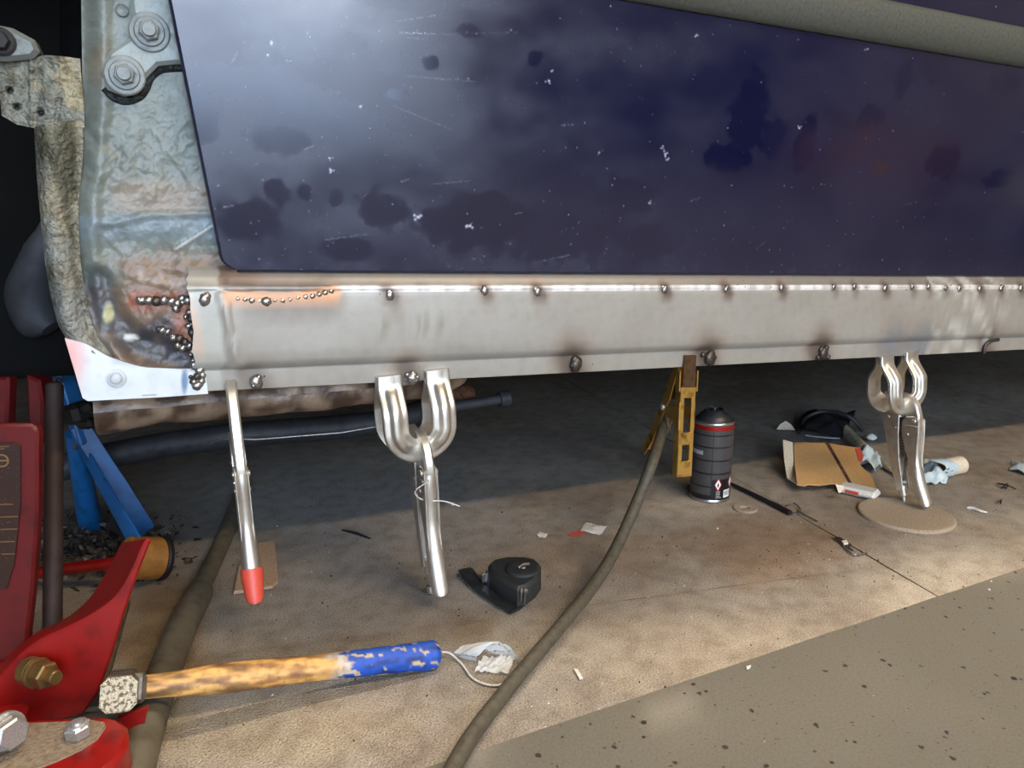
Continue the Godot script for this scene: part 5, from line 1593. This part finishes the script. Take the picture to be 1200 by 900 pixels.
	w.xf = w.xf * Transform3D(MB.basis_y(r1 - r0, Vector3(0, 0, 1)), r0)
	var L := r0.distance_to(r1)
	w.lathe([Vector2(0.0, 0.0), Vector2(0.027, 0.0), Vector2(0.0275, 0.004), Vector2(0.0275, L - 0.002), Vector2(0.0265, L), Vector2(0.0, L)], 28)
	var rol := part("front_roller", w, M.roller, t, "worn yellow-brown roller")
	w = local(t)
	w.xf = w.xf * Transform3D(MB.basis_y(r1 - r0, Vector3(0, 0, 1)), r0)
	w.lathe([Vector2(0.0, L), Vector2(0.0285, L), Vector2(0.0295, L + 0.002), Vector2(0.0285, L + 0.007), Vector2(0.012, L + 0.008), Vector2(0.0, L + 0.006)], 28)
	part("roller_cheek", w, M.black_iron, rol)
	# foot plate with dust, nut and bolt head
	w = local(t)
	var y := 0.062
	var up := Transform3D(Basis(Vector3(1, 0, 0), Vector3(0, 0, -1), Vector3(0, 1, 0)), Vector3.ZERO)
	var poly := PackedVector2Array()
	for q in [[-60, 846], [60, 840], [126, 838], [140, 841], [149, 849], [151, 862], [147, 876], [137, 890], [122, 902], [100, 914], [60, 930], [-60, 950]]:
		var p := F(q[0], q[1], y)
		poly.append(Vector2(p.x, -p.z))
	w.extrude(poly, y - 0.03, y, 0.004, up)
	var foot := part("foot_plate", w, M.red_paint, t)
	w = local(t)
	poly = PackedVector2Array()
	for q in [[-60, 850], [20, 847], [70, 845], [108, 843], [122, 845], [124, 852], [114, 866], [96, 878], [66, 892], [40, 902], [-60, 925]]:
		var p := F(q[0], q[1], y + 0.001)
		poly.append(Vector2(p.x, -p.z))
	w.extrude(poly, y - 0.001, y + 0.0008, 0.0005, up)
	part("dust_layer", w, dust_material(), foot, "grey-brown dust caked on the plate")
	w = local(t)
	c = F(93, 862, y)
	w.xf = w.xf * Transform3D(Basis(), c)
	w.hexnut(Vector3(0, 0.0006, 0), Vector3(-0.06, 1, 0.05), 0.0100, 0.0095, 0.4)
	w.lathe([Vector2(0.0082, 0.009), Vector2(0.0074, 0.0115), Vector2(0.0055, 0.0120), Vector2(0.0048, 0.0112), Vector2(0.0042, 0.0135), Vector2(0.0, 0.0138)], 18)
	part("foot_nut", w, M.zinc_bolt, foot)
	w = local(t)
	c = P(8, 857, 0.585)
	ax = Vector3(1, 0.1, 0.55).normalized()
	w.hexnut(c, ax, 0.0125, 0.011, 0.15)
	w.xf = w.xf * Transform3D(MB.basis_y(ax, Vector3(0, 0, 1)), c)
	w.lathe([Vector2(0.0, -0.003), Vector2(0.015, -0.003), Vector2(0.015, 0.0), Vector2(0.0, 0.0)], 24)
	part("foot_bolt", w, M.zinc_bolt, foot)
	w = local(t)
	poly_plate(w, [[138, 842], [174, 829], [166, 862], [150, 890], [132, 912], [110, 915]], P(150, 860, 0.66), Vector3(0.4, 0.05, 1).normalized(), 0.005, 0.001)
	part("rear_cheek", w, M.red_paint, t)

func plate_material() -> StandardMaterial3D:
	var W := 256; var H := 512
	var img := Image.create(W, H, false, Image.FORMAT_RGB8)
	img.fill(rgb(46, 26, 16))
	for i in range(0, W):
		for j in range(0, H):
			var d := Vector2((i - 184) / 30.0, (j - 52) / 21.0).length()
			if absf(d - 0.88) < 0.12 or (absf(j - 52) < 3 and d < 0.9): img.set_pixel(i, j, rgb(122, 92, 54))
	rng.seed = 8
	for r in 7: img.fill_rect(Rect2i(150, 6 + r * 7 if r < 2 else 110 + r * 40, rng.randi_range(50, 90), 4), rgb(104, 74, 44))
	for k in 260:
		img.fill_rect(Rect2i(rng.randi_range(0, 250), rng.randi_range(0, 508), rng.randi_range(1, 5), rng.randi_range(1, 4)), rgb(92, 64, 40))
	var m := mat("label_print", Color.WHITE, 0.4)
	m.albedo_texture = ImageTexture.create_from_image(img)
	m.uv1_scale = Vector3(1.0 / 0.058, -1.0 / 0.16, 1.0)
	m.uv1_offset = Vector3(0.052 / 0.058, 0.425, 0.0)
	return m

func dust_material() -> StandardMaterial3D:
	var m := tri_planar(mat("dust", rgb(134, 117, 96), 0.95), 14.0)
	m.albedo_texture = noise_tex(0.04, [[0.0, Color(0.78, 0.74, 0.7)], [0.5, Color(0.94, 0.93, 0.92)], [1.0, Color.WHITE]], 256, 51, 5)
	m.heightmap_enabled = true; m.heightmap_texture = noise_tex(0.09, [], 256, 52, 4); m.heightmap_scale = 0.12
	return m

func build_stand() -> void:
	var t := thing("axle_stand", "blue steel axle stand with splayed legs and ratchet post under the car's front", "axle stand", F(120, 622))
	var w := local(t)
	var a := P(66, 402, 1.0); var b := P(92, 486, 1.02); var c := P(97, 520, 1.03)
	var bas := MB.basis_y(a - b, Vector3(0.9, 0, 0.45))
	w.box((a + c) * 0.5, Vector3(0.017, a.distance_to(c), 0.022), 0.002, bas)
	var post := part("post", w, M.blue_paint, t)
	w = local(t)
	for q in [[66, 411], [69, 446]]:
		w = local(t)
		w.ball(P(q[0], q[1], 0.992), 0.0042, Vector3(1, 1, 0.4), Basis(), 10, 6)
		part("pin_hole", w, M.black_iron, post)
	w = local(t)
	var h := P(91, 484, 1.015)
	w.box(h, Vector3(0.034, 0.03, 0.03), 0.007, bas)
	w.box(h + Vector3(0.016, 0.008, 0.004), Vector3(0.016, 0.02, 0.02), 0.006, Basis(Vector3(0, 0, 1), 0.6))
	w.box(h + Vector3(0.012, -0.012, 0.004), Vector3(0.022, 0.016, 0.022), 0.005)
	part("collar", w, M.black_iron, t)
	# right leg: a folded plate, its narrow flange towards the camera
	w = local(t)
	var o := P(110, 540, 1.03)
	poly_plate(w, [[82, 503], [104, 497], [108, 502], [128, 533], [150, 566], [170, 598], [182, 616], [161, 632], [86, 510]], o, Vector3(0.6, 0.1, 0.8).normalized(), 0.003, 0.0008)
	var leg := part("leg", w, M.blue_paint, t)
	w = local(t)
	poly_plate(w, [[81, 504], [88, 503], [163, 629], [163, 634], [148, 634], [82, 511]], P(110, 550, 1.018), Vector3(-0.5, 0.25, 0.83).normalized(), 0.003, 0.0008)
	part("leg_flange", w, M.blue_paint, leg)
	w = local(t)
	var r0 := P(86, 508, 1.045)
	var r1 := F(107, 618, 0.002)
	w.tube([r0, r0.lerp(r1, 0.5), r1], [0.011, 0.0145, 0.0175], 14)
	part("leg", w, M.blue_paint, t)
	w = local(t)
	w.hexnut(P(89, 524, 1.012), Vector3(-0.2, 0.2, 1), 0.0035, 0.003)
	part("leg_bolt", w, M.rust, leg)
	w = local(t)
	poly_plate(w, [[122, 616], [136, 606], [160, 634], [150, 636]], P(140, 618, 1.05), Vector3(0, 0.6, 0.8).normalized(), 0.004, 0.0008)
	part("foot", w, M.black_iron, leg)

# ---------------------------------------------------------------- things lying about
func flat_piece(mb: MB, px: Array, y: float, thick: float, bev := 0.0002) -> void: # a flat piece outlined on the floor
	var poly := PackedVector2Array()
	for q in px:
		var p := F(q[0], q[1], y)
		poly.append(Vector2(p.x, -p.z))
	mb.extrude(poly, y, y + thick, bev, Transform3D(Basis(Vector3(1, 0, 0), Vector3(0, 0, -1), Vector3(0, 1, 0)), Vector3.ZERO))

func crumple(mb: MB, px: Array, amp: float, y0: float, freq: float, hump := 0.0, n := 18) -> void:
	# a crumpled sheet between four picture corners on the floor, raised by folds
	var c := []
	for q in px: c.append(F(q[0], q[1]))
	mb.grid(n, n, func(i: int, j: int):
		var u := float(i) / n
		var v := float(j) / n
		var p: Vector3 = c[0].lerp(c[1], u).lerp(c[3].lerp(c[2], u), v)
		var k := absf(nz.get_noise_3d(p.x * freq, p.z * freq, y0 * 3000.0)) * 2.0
		p.y = y0 + amp * k + hump * sin(PI * u) * sin(PI * v)
		p.x += nz.get_noise_2d(p.z * freq, p.x * freq + 70.0) * amp * 0.5
		p.z += nz.get_noise_2d(p.z * freq + 33.0, p.x * freq) * amp * 0.5
		return p, Vector3.UP)

func fpts(l: Array) -> Array:
	var o := []
	for q in l: o.append(F(q[0], q[1], q[2]))
	return o

func build_litter() -> void:
	var mb := MB.new()
	# pipe on the floor at the left
	var t := thing("steel_pipe", "dusty grey two-piece pipe lying on the floor under the hammer handle", "pipe", F(200, 780))
	var w := local(t)
	w.tube(curve(fpts([[237, 690, 0.0155], [232, 699, 0.0165], [214, 734, 0.0168], [192, 790, 0.017], [172, 850, 0.017], [150, 930, 0.017]]), 4), [0.0105, 0.0135, 0.0148, 0.0155, 0.016, 0.0162, 0.0163, 0.0164, 0.0165, 0.0165, 0.0165, 0.0165, 0.0166, 0.0166, 0.0166, 0.0166, 0.0166, 0.0166, 0.0166, 0.0166, 0.0166], 20)
	part("outer_sleeve", w, M.grey_pipe, t)
	w = local(t)
	w.tube(fpts([[224, 712, 0.0135], [240, 680, 0.0135], [262, 632, 0.0135], [288, 566, 0.0135]]), 0.0115, 16)
	part("inner_tube", w, M.grey_pipe, t)
	mb = MB.new()
	flat_piece(mb, [[144, 708], [153, 708], [118, 834], [98, 836]], 0.001, 0.006, 0.001)
	single("flat_bar", mb, M.grey_pipe, "narrow pale grey bar on the floor beside the red jack arm", "bar")
	# cardboard under the first clamp
	mb = MB.new()
	flat_piece(mb, [[296, 641], [322, 636], [326, 684], [319, 690], [274, 697], [280, 668]], 0.001, 0.0045, 0.0004)
	single("cardboard_piece", mb, M.card_grey, "small brown cardboard offcut under the orange-red clamp handle", "cardboard")
	# torn box behind
	t = thing("cardboard_box", "torn flattened brown cardboard box with red print, left of the far clamp", "cardboard box", F(968, 560))
	w = local(t)
	var nrm := Vector3(0.05, 1, 0.16).normalized()
	var o := F(960, 552, 0.022)
	poly_plate(w, [[930, 518], [967, 519], [996, 566.5], [975, 566], [960, 568], [947, 567], [943, 569], [934, 567], [931, 545]], o, nrm, 0.0028, 0.0004)
	poly_plate(w, [[968, 519], [1008, 525], [1011, 535], [1008, 544], [1012, 549], [1020, 556], [1025, 566], [1027, 578], [1018, 577], [997, 567]], o, nrm, 0.0028, 0.0004)
	part("box_panel", w, M.card, t)
	w = local(t)
	poly_plate(w, [[967, 518], [971, 518], [999.5, 567.5], [995.5, 567.5]], o + nrm * 0.0006, nrm, 0.0016, 0.0003)
	part("fold", w, M.rust, t, "dark crease across the board")
	w = local(t)
	poly_plate(w, [[917, 515], [929, 518], [930, 545], [933, 566], [922, 560], [919, 540]], F(925, 545, 0.024), Vector3(-0.25, 1, 0.5).normalized(), 0.0028, 0.0004)
	part("side_flap", w, M.card_pale, t, "pale flap on the left edge")
	w = local(t)
	poly_plate(w, [[1002, 525.5], [1008, 525], [1012, 534], [1010, 542], [1006, 539]], o + nrm * 0.0008, nrm, 0.0006, 0.0001)
	part("print", w, M.paper_red, t, "orange-red print at the torn edge")
	w = local(t)
	var g := [F(980, 570, 0.012), F(1026, 582, 0.010)]
	w.xf = w.xf * Transform3D(MB._basis_z((g[1] - g[0]).cross(Vector3.UP)), (g[0] + g[1]) * 0.5)
	w.box(Vector3(0, -0.003, -0.016), Vector3(g[0].distance_to(g[1]), 0.013, 0.034), 0.005)
	part("box_front", w, M.paper_white, t)
	w = local(t)
	w.xf = w.xf * Transform3D(MB._basis_z((g[1] - g[0]).cross(Vector3.UP)), (g[0] + g[1]) * 0.5)
	w.box(Vector3(-0.006, -0.003, 0.0008), Vector3(0.022, 0.006, 0.001), 0.0003)
	part("print", w, M.paper_red, t)
	w = local(t)
	poly_plate(w, [[979, 567], [990, 570], [986, 577], [983, 578]], F(984, 578, 0.014), Vector3(0, 0.4, 1).normalized(), 0.002, 0.0003)
	part("torn_tab", w, M.card_pale, t)
	# black wrapping and cord behind the box
	mb = MB.new()
	crumple(mb, [[938, 514], [988, 517], [1000, 488], [944, 486]], 0.018, 0.004, 800.0, 0.018)
	single("black_wrapper", mb, M.dark_film, "crumpled black plastic wrapping behind the torn cardboard box", "wrapping")
	mb = MB.new()
	mb.tube(curve(fpts([[936, 507, 0.004], [944, 490, 0.02], [966, 482, 0.035], [992, 487, 0.035], [1004, 496, 0.02], [1011, 505, 0.006]]), 6), 0.0042, 8)
	single("rubber_hose", mb, M.black_plastic, "looped black hose over the black wrapping", "hose")
	mb = MB.new()
	mb.tube(curve(fpts([[944, 510, 0.012], [955, 511.5, 0.012], [970, 513, 0.012], [984, 513.5, 0.012]]), 5), 0.0028, 8, true, 0.4)
	single("pale_strip", mb, M.film_blue, "thin pale plastic strip along the front of the black wrapping", "strip")
	mb = MB.new()
	poly_plate(mb, [[910, 503], [914, 497], [921, 493], [927, 497], [932, 504]], F(920, 505, 0.003), Vector3(0, 0.7, 1).normalized(), 0.002, 0.0004)
	single("paper_corner", mb, M.card_pale, "pale folded paper corner left of the black wrapping", "paper")
	mb = MB.new()
	var path := [F(990, 503, 0.018), F(1004, 514, 0.016), F(1020, 528, 0.012), F(1036, 544, 0.008), F(1056, 558, 0.006)]
	path = curve(path, 6)
	var wd := [0.030, 0.020, 0.013, 0.012, 0.012]
	mb.grid(6, path.size() - 1, func(i: int, j: int):
		var k := float(j) / (path.size() - 1) * 4.0
		var a := int(minf(k, 3.0))
		var wid := lerpf(wd[a], wd[a + 1], k - a)
		var s := i / 6.0 - 0.5
		return path[j] + Vector3(0.5, 0, -0.86) * s * wid * 2.0 + Vector3(0, (0.25 - s * s) * wid * 1.2 + nz.get_noise_2d(i * 30.0, j * 14.0) * 0.004, 0), Vector3.UP)
	single("torn_pouch", mb, M.khaki_film, "long torn khaki plastic pouch running behind the cardboard towards the far clamp", "pouch")
	mb = MB.new()
	rng.seed = 19
	mb.ball(F(1021, 512, 0.012), 0.009, Vector3(1.2, 0.8, 0.9), Basis(), 10, 7, 0.15, rng)
	single("white_lump", mb, M.paper_white, "little white crumpled lump on the khaki pouch", "paper")
	mb = MB.new()
	crumple(mb, [[1003, 548], [1032, 556], [1030, 536], [1008, 532]], 0.02, 0.002, 1500.0, 0.012)
	single("foil_scrap", mb, M.film_blue, "crumpled silvery foil scrap at the right edge of the torn box", "foil")
	# torn film on a cardboard roll
	t = thing("film_roll", "pale blue torn plastic film on a short cardboard roll, right of the far clamp", "film roll", F(1108, 556))
	w = local(t)
	var a0 := F(1104, 549, 0.0165); var a1 := F(1130, 547, 0.0165)
	var dirr := (a1 - a0).normalized() + Vector3(0, 0, -0.25)
	w.xf = w.xf * Transform3D(MB.basis_y(dirr, Vector3(0, 0, 1)), a0)
	w.lathe([Vector2(0.0135, 0.0), Vector2(0.0165, 0.0), Vector2(0.0165, 0.05), Vector2(0.0135, 0.05), Vector2(0.0135, 0.0)], 24)
	part("roll_core", w, M.card_pale, t)
	w = local(t)
	w.xf = w.xf * Transform3D(MB.basis_y(dirr, Vector3(0, 0, 1)), a0)
	w.grid(28, 8, func(i: int, j: int):
		var an := TAU * i / 28.0
		var r := 0.0172 + 0.0016 * nz.get_noise_2d(i * 25.0, j * 40.0) + 0.004 * (1.0 - j / 8.0) * sst(0, 1, sin(an))
		return Vector3(cos(an) * r, lerpf(-0.026 + 0.012 * sin(an * 3.0), 0.018 + 0.005 * sin(an * 4.0), j / 8.0), sin(an) * r), Vector3(0, 0, 1))
	part("film_sleeve", w, M.film_blue, t)
	w = local(t)
	crumple(w, [[1084, 571], [1108, 568], [1106, 548], [1076, 546]], 0.016, 0.002, 1500.0, 0.014)
	part("loose_film", w, M.film_blue, t)
	# far right
	mb = MB.new()
	crumple(mb, [[1184, 553], [1206, 560], [1206, 548], [1186, 540]], 0.008, 0.001, 1500.0, 0.008, 10)
	single("film_scrap", mb, M.film_blue, "pale blue plastic scrap at the right edge of the picture", "scrap")
	mb = MB.new()
	mb.tube(curve(fpts([[1133, 595, 0.002], [1141, 596, 0.003], [1149, 599, 0.003], [1157, 600.5, 0.002]]), 4), [0.001, 0.002, 0.0026, 0.0027, 0.0027, 0.0027, 0.0027, 0.0025, 0.0024, 0.002, 0.0018, 0.0014, 0.001], 8)
	single("white_splinter", mb, M.paper_white, "white splinter lying right of the round plate", "splinter")
	mb = MB.new()
	var cc := F(1061, 604)
	mb.lathe([Vector2(0.071, -0.0005), Vector2(0.0705, 0.0035), Vector2(0.067, 0.0045), Vector2(0.060, 0.0030), Vector2(0.02, 0.0026), Vector2(0.0, 0.0026)], 48, true, Transform3D(Basis(), cc))
	mb.col = lin(150, 132, 112)
	single("round_plate", mb, M.dust_plate, "dusty round metal plate on the floor under the far clamp's screw", "plate")
	mb = MB.new()
	mb.lathe([Vector2(0.007, 0.0005), Vector2(0.019, 0.0005), Vector2(0.0195, 0.002), Vector2(0.018, 0.0035), Vector2(0.008, 0.003), Vector2(0.007, 0.0005)], 32, false, Transform3D(Basis(), F(873, 597)))
	single("washer", mb, M.dust_plate, "dusty flat washer on the floor right of the spray can", "washer")
	mb = MB.new()
	mb.tube(fpts([[857, 567, 0.005], [890, 583, 0.005], [926, 601, 0.004]]), [0.003, 0.0042, 0.0046], 8)
	single("dark_rod", mb, M.black_iron, "thin black rod on the floor running from the spray can to the slab joint", "rod")
	for q in [["bent wire offcut at the end of the black rod", [[921, 593, 0.002], [928, 590, 0.004], [934, 592, 0.004], [938, 598, 0.002], [931, 603, 0.002], [922, 597, 0.003]]],
			["straight wire offcut beside the slab joint", [[934, 598, 0.002], [946, 605, 0.002], [958, 611, 0.002]]],
			["curled wire offcut further along the slab joint", [[986, 637, 0.002], [994, 646, 0.003], [1002, 650, 0.003], [1016, 648, 0.002]]],
			["thin pale wire along the slab joint left of the grey slab", [[975, 630, 0.002], [990, 639, 0.002], [1000, 645, 0.002]]]]:
		mb = MB.new()
		mb.tube(curve(fpts(q[1]), 6), 0.0012, 6)
		single("wire_offcut", mb, M.bead_steel, q[0], "wire", "wire offcuts on the floor")
	mb = MB.new()
	flat_piece(mb, [[977, 632], [984, 631], [998, 640], [995, 643]], 0.001, 0.003, 0.0004)
	single("bark_chip", mb, M.brown_iron, "dark flat chip in the slab joint between the wire offcuts", "chip")
	mb = MB.new()
	flat_piece(mb, [[986, 635], [992, 634], [994, 638], [989, 639]], 0.0045, 0.002, 0.0003)
	single("white_chip", mb, M.paper_white, "small white chip lying on the dark chip in the joint", "chip")
	# twigs at the right
	rng.seed = 91
	for k in 4:
		var p := Vector2(1166 + rng.randf() * 30.0, 566 + rng.randf() * 26.0)
		var d := Vector2(rng.randf_range(-14, 14), rng.randf_range(-7, 4))
		mb = MB.new()
		mb.tube(curve(fpts([[p.x, p.y, 0.002], [p.x + d.x, p.y + d.y, 0.005 + rng.randf() * 0.004], [p.x + d.x * 2.0, p.y + d.y * 1.8 + 2.0, 0.002]]), 4), 0.0013, 5)
		single("twig", mb, M.brown_iron, ["longest dry twig in the little heap at the right edge", "dry twig at the back of the heap at the right edge", "dry twig at the front of the heap at the right edge", "short dry twig in the middle of the heap at the right edge"][k], "twig", "twigs in the heap at the right edge")
	# paper scraps in the middle
	t = thing("paper_scrap", "torn scrap of red and white paper right of centre behind the cable", "paper", F(694, 622))
	w = local(t)
	crumple(w, [[680, 624], [702, 628], [713, 619], [686, 614]], 0.004, 0.001, 1600.0, 0.002, 12)
	part("white_side", w, M.paper_white, t)
	w = local(t)
	flat_piece(w, [[664, 627], [678, 622], [684, 617], [690, 619], [684, 626], [672, 629]], 0.001, 0.0008)
	part("red_side", w, M.paper_red, t)
	mb = MB.new()
	crumple(mb, [[628, 629], [638, 633], [641, 627], [632, 624]], 0.005, 0.001, 1800.0, 0.002, 8)
	single("paper_scrap", mb, M.paper_white, "tiny pale paper scrap left of the red and white one", "paper")
	mb = MB.new()
	flat_piece(mb, [[672, 785], [677, 786], [683, 796], [679, 797]], 0.001, 0.002)
	single("paper_scrap", mb, M.paper_white, "thin white sliver of paper on the bright strip right of the cable", "paper")
	mb = MB.new()
	flat_piece(mb, [[874, 782.5], [880, 781], [879, 784], [875, 785]], 0.0005, 0.002)
	single("paper_scrap", mb, M.paper_white, "little white fleck at the edge of the grey slab", "paper")
	mb = MB.new()
	mb.tube(fpts([[401, 621, 0.002], [418, 625, 0.003], [434, 631, 0.002]]), [0.0012, 0.0022, 0.001], 6)
	single("dark_splinter", mb, M.black_iron, "dark splinter on the floor left of the broad clamp", "splinter")
	# torn cup of clear film and the pale string by the hammer handle
	mb = MB.new()
	var ce := F(584, 776)
	mb.grid(22, 12, func(i: int, j: int):
		var a := PI * (0.02 + 0.96 * i / 22.0)
		var v := j / 12.0
		var r := 0.021 + 0.002 * sin(v * 5.0) + nz.get_noise_2d(i * 22.0, j * 30.0) * 0.0025
		return ce + Vector3(cos(a) * r * 1.15 - v * 0.030, sin(a) * r * (1.0 - 0.45 * v), -v * 0.014 + 0.004 * sin(a * 3.0)), Vector3(0, 1, 0))
	mb.grid(14, 10, func(i: int, j: int):
		var u := i / 14.0; var v := j / 10.0
		var p := F(556, 790).lerp(F(596, 792), u).lerp(F(566, 774).lerp(F(604, 772), u), v)
		p.y = 0.002 + absf(nz.get_noise_2d(i * 26.0, j * 34.0)) * 0.010
		return p, Vector3.UP)
	single("plastic_scrap", mb, M.clear_white, "curled piece of torn milky plastic film at the end of the hammer handle", "plastic film")
	mb = MB.new()
	mb.tube(curve(fpts([[519, 764, 0.016], [528, 766, 0.006], [541, 778, 0.002], [552, 793, 0.002], [566, 801, 0.002], [584, 803, 0.002], [604, 795, 0.003], [620, 788, 0.002]]), 6), 0.0012, 6)
	single("string", mb, M.paper_white, "pale string curling from the hammer handle past the torn film", "string")
	# leaves and dirt heaped at the stand's foot
	rng.seed = 44
	mb = MB.new()
	for k in 900:
		var px := rng.randfn() * 48.0 + 118.0
		var py := 640.0 + rng.randfn() * 17.0
		if px < 40.0 or px > 235.0 or py < 596.0: continue
		var p := F(px, py, 0.001 + rng.randf() * 0.012 * exp(-pow((px - 100.0) / 50.0, 2.0)))
		var s := rng.randf_range(0.002, 0.009)
		var b := Basis.from_euler(Vector3(rng.randf_range(-0.8, 0.8), rng.randf() * TAU, rng.randf_range(-0.8, 0.8)))
		mb.col = [lin(58, 44, 36), lin(74, 56, 44), lin(92, 74, 58), lin(40, 32, 30), lin(120, 108, 96)][rng.randi() % 5]
		var q := [p + b * Vector3(-s, 0, 0), p + b * Vector3(0, s * 0.25, s * 0.5), p + b * Vector3(s, 0, 0), p + b * Vector3(0, -s * 0.2, -s * 0.5)]
		mb.quad(q[0], q[1], q[2], q[3], Vector3.UP)
		for e in 4: mb.quad(q[e], q[(e + 1) % 4], q[(e + 1) % 4] + Vector3(0, -0.0008, 0), q[e] + Vector3(0, -0.0008, 0), q[e] - p)
	single("leaf_litter", mb, M.litter, "dark heap of dead leaves and dirt around the blue stand's foot", "leaf litter", "", "stuff")
	# grit
	mb = MB.new()
	var A0 := F(520, 893); var A1 := F(1200, 665)
	var tint := [lin(70, 56, 44), lin(96, 78, 60), lin(140, 120, 94), lin(206, 196, 176), lin(50, 42, 36), lin(176, 156, 124)]
	for k in 2600:
		var px := rng.randf_range(190, 1210)
		var py := rng.randf_range(500, 890)
		if k % 3 == 0:
			var cl: Array = [[1110, 672, 60, 16], [1000, 640, 60, 30], [880, 640, 60, 22], [640, 600, 90, 20], [330, 570, 60, 20], [1160, 560, 40, 30], [430, 655, 60, 14], [960, 660, 60, 22]][rng.randi() % 8]
			px = cl[0] + rng.randfn() * cl[2]; py = cl[1] + rng.randfn() * cl[3]
		if py < 500.0: continue
		var p := F(px, py)
		var side := (A1 - A0).cross(p - A0).y
		if side < 0.0 and rng.randf() < 0.9: continue
		var s := 0.0004 + pow(rng.randf(), 4.0) * 0.0022
		mb.col = tint[rng.randi() % 6]
		var b := Basis(Vector3.UP, rng.randf() * TAU).scaled(Vector3.ONE)
		var lv := []
		for c in 5: lv.append(p + b * Vector3(cos(c * TAU / 5) * s * rng.randf_range(0.7, 1.4), -0.0012, sin(c * TAU / 5) * s * rng.randf_range(0.4, 1.0)))
		var top := p + Vector3(0, s * 0.8, 0)
		for c in 5: mb.flat(lv[c], lv[(c + 1) % 5], top, Vector3.UP)
	single("floor_grit", mb, M.litter, "scattered grit and metal crumbs on the dusty floor", "grit", "", "stuff")

# ---------------------------------------------------------------- all of it
func _ready() -> void:
	rng.seed = 1
	nz.noise_type = FastNoiseLite.TYPE_SIMPLEX_SMOOTH
	nz.seed = 7; nz.frequency = 0.01; nz.fractal_octaves = 3
	setup_view()
	# the car's axes from its sill: it slopes down a little to the right, nose raised
	var u := Vector3(2.386, -0.095, -1.004).normalized()
	var n := Vector3(-u.z, 0, u.x).normalized()
	var o := P(485, 449, 0.90)
	car_x = Transform3D(Basis(u, n.cross(u), n), o)
	var uh := Vector3(u.x, 0, u.z).normalized()
	room = Transform3D(Basis(uh, Vector3.UP, n), Vector3(o.x, 0, o.z))
	make_materials()
	lamp(0.7, LAMP_N, 2.45, 2.4, 0.16, LAMP_E, rgb(255, 242, 224), "long ceiling lamp above the car")
	lamp(1.2, 2.1, 2.5, 2.0, 0.16, LAMP2_E, rgb(255, 232, 202), "long ceiling lamp nearer the doorway")
	build_room()
	build_floor()
	build_reflected()
	build_car()
	build_clamps()
	build_ground_clamp()
	build_can()
	build_tape_measure()
	build_hammer()
	build_jack()
	build_stand()
	build_litter()

const LAMP_N := 0.0
const LAMP_E := 5.0
const LAMP2_E := 7.5
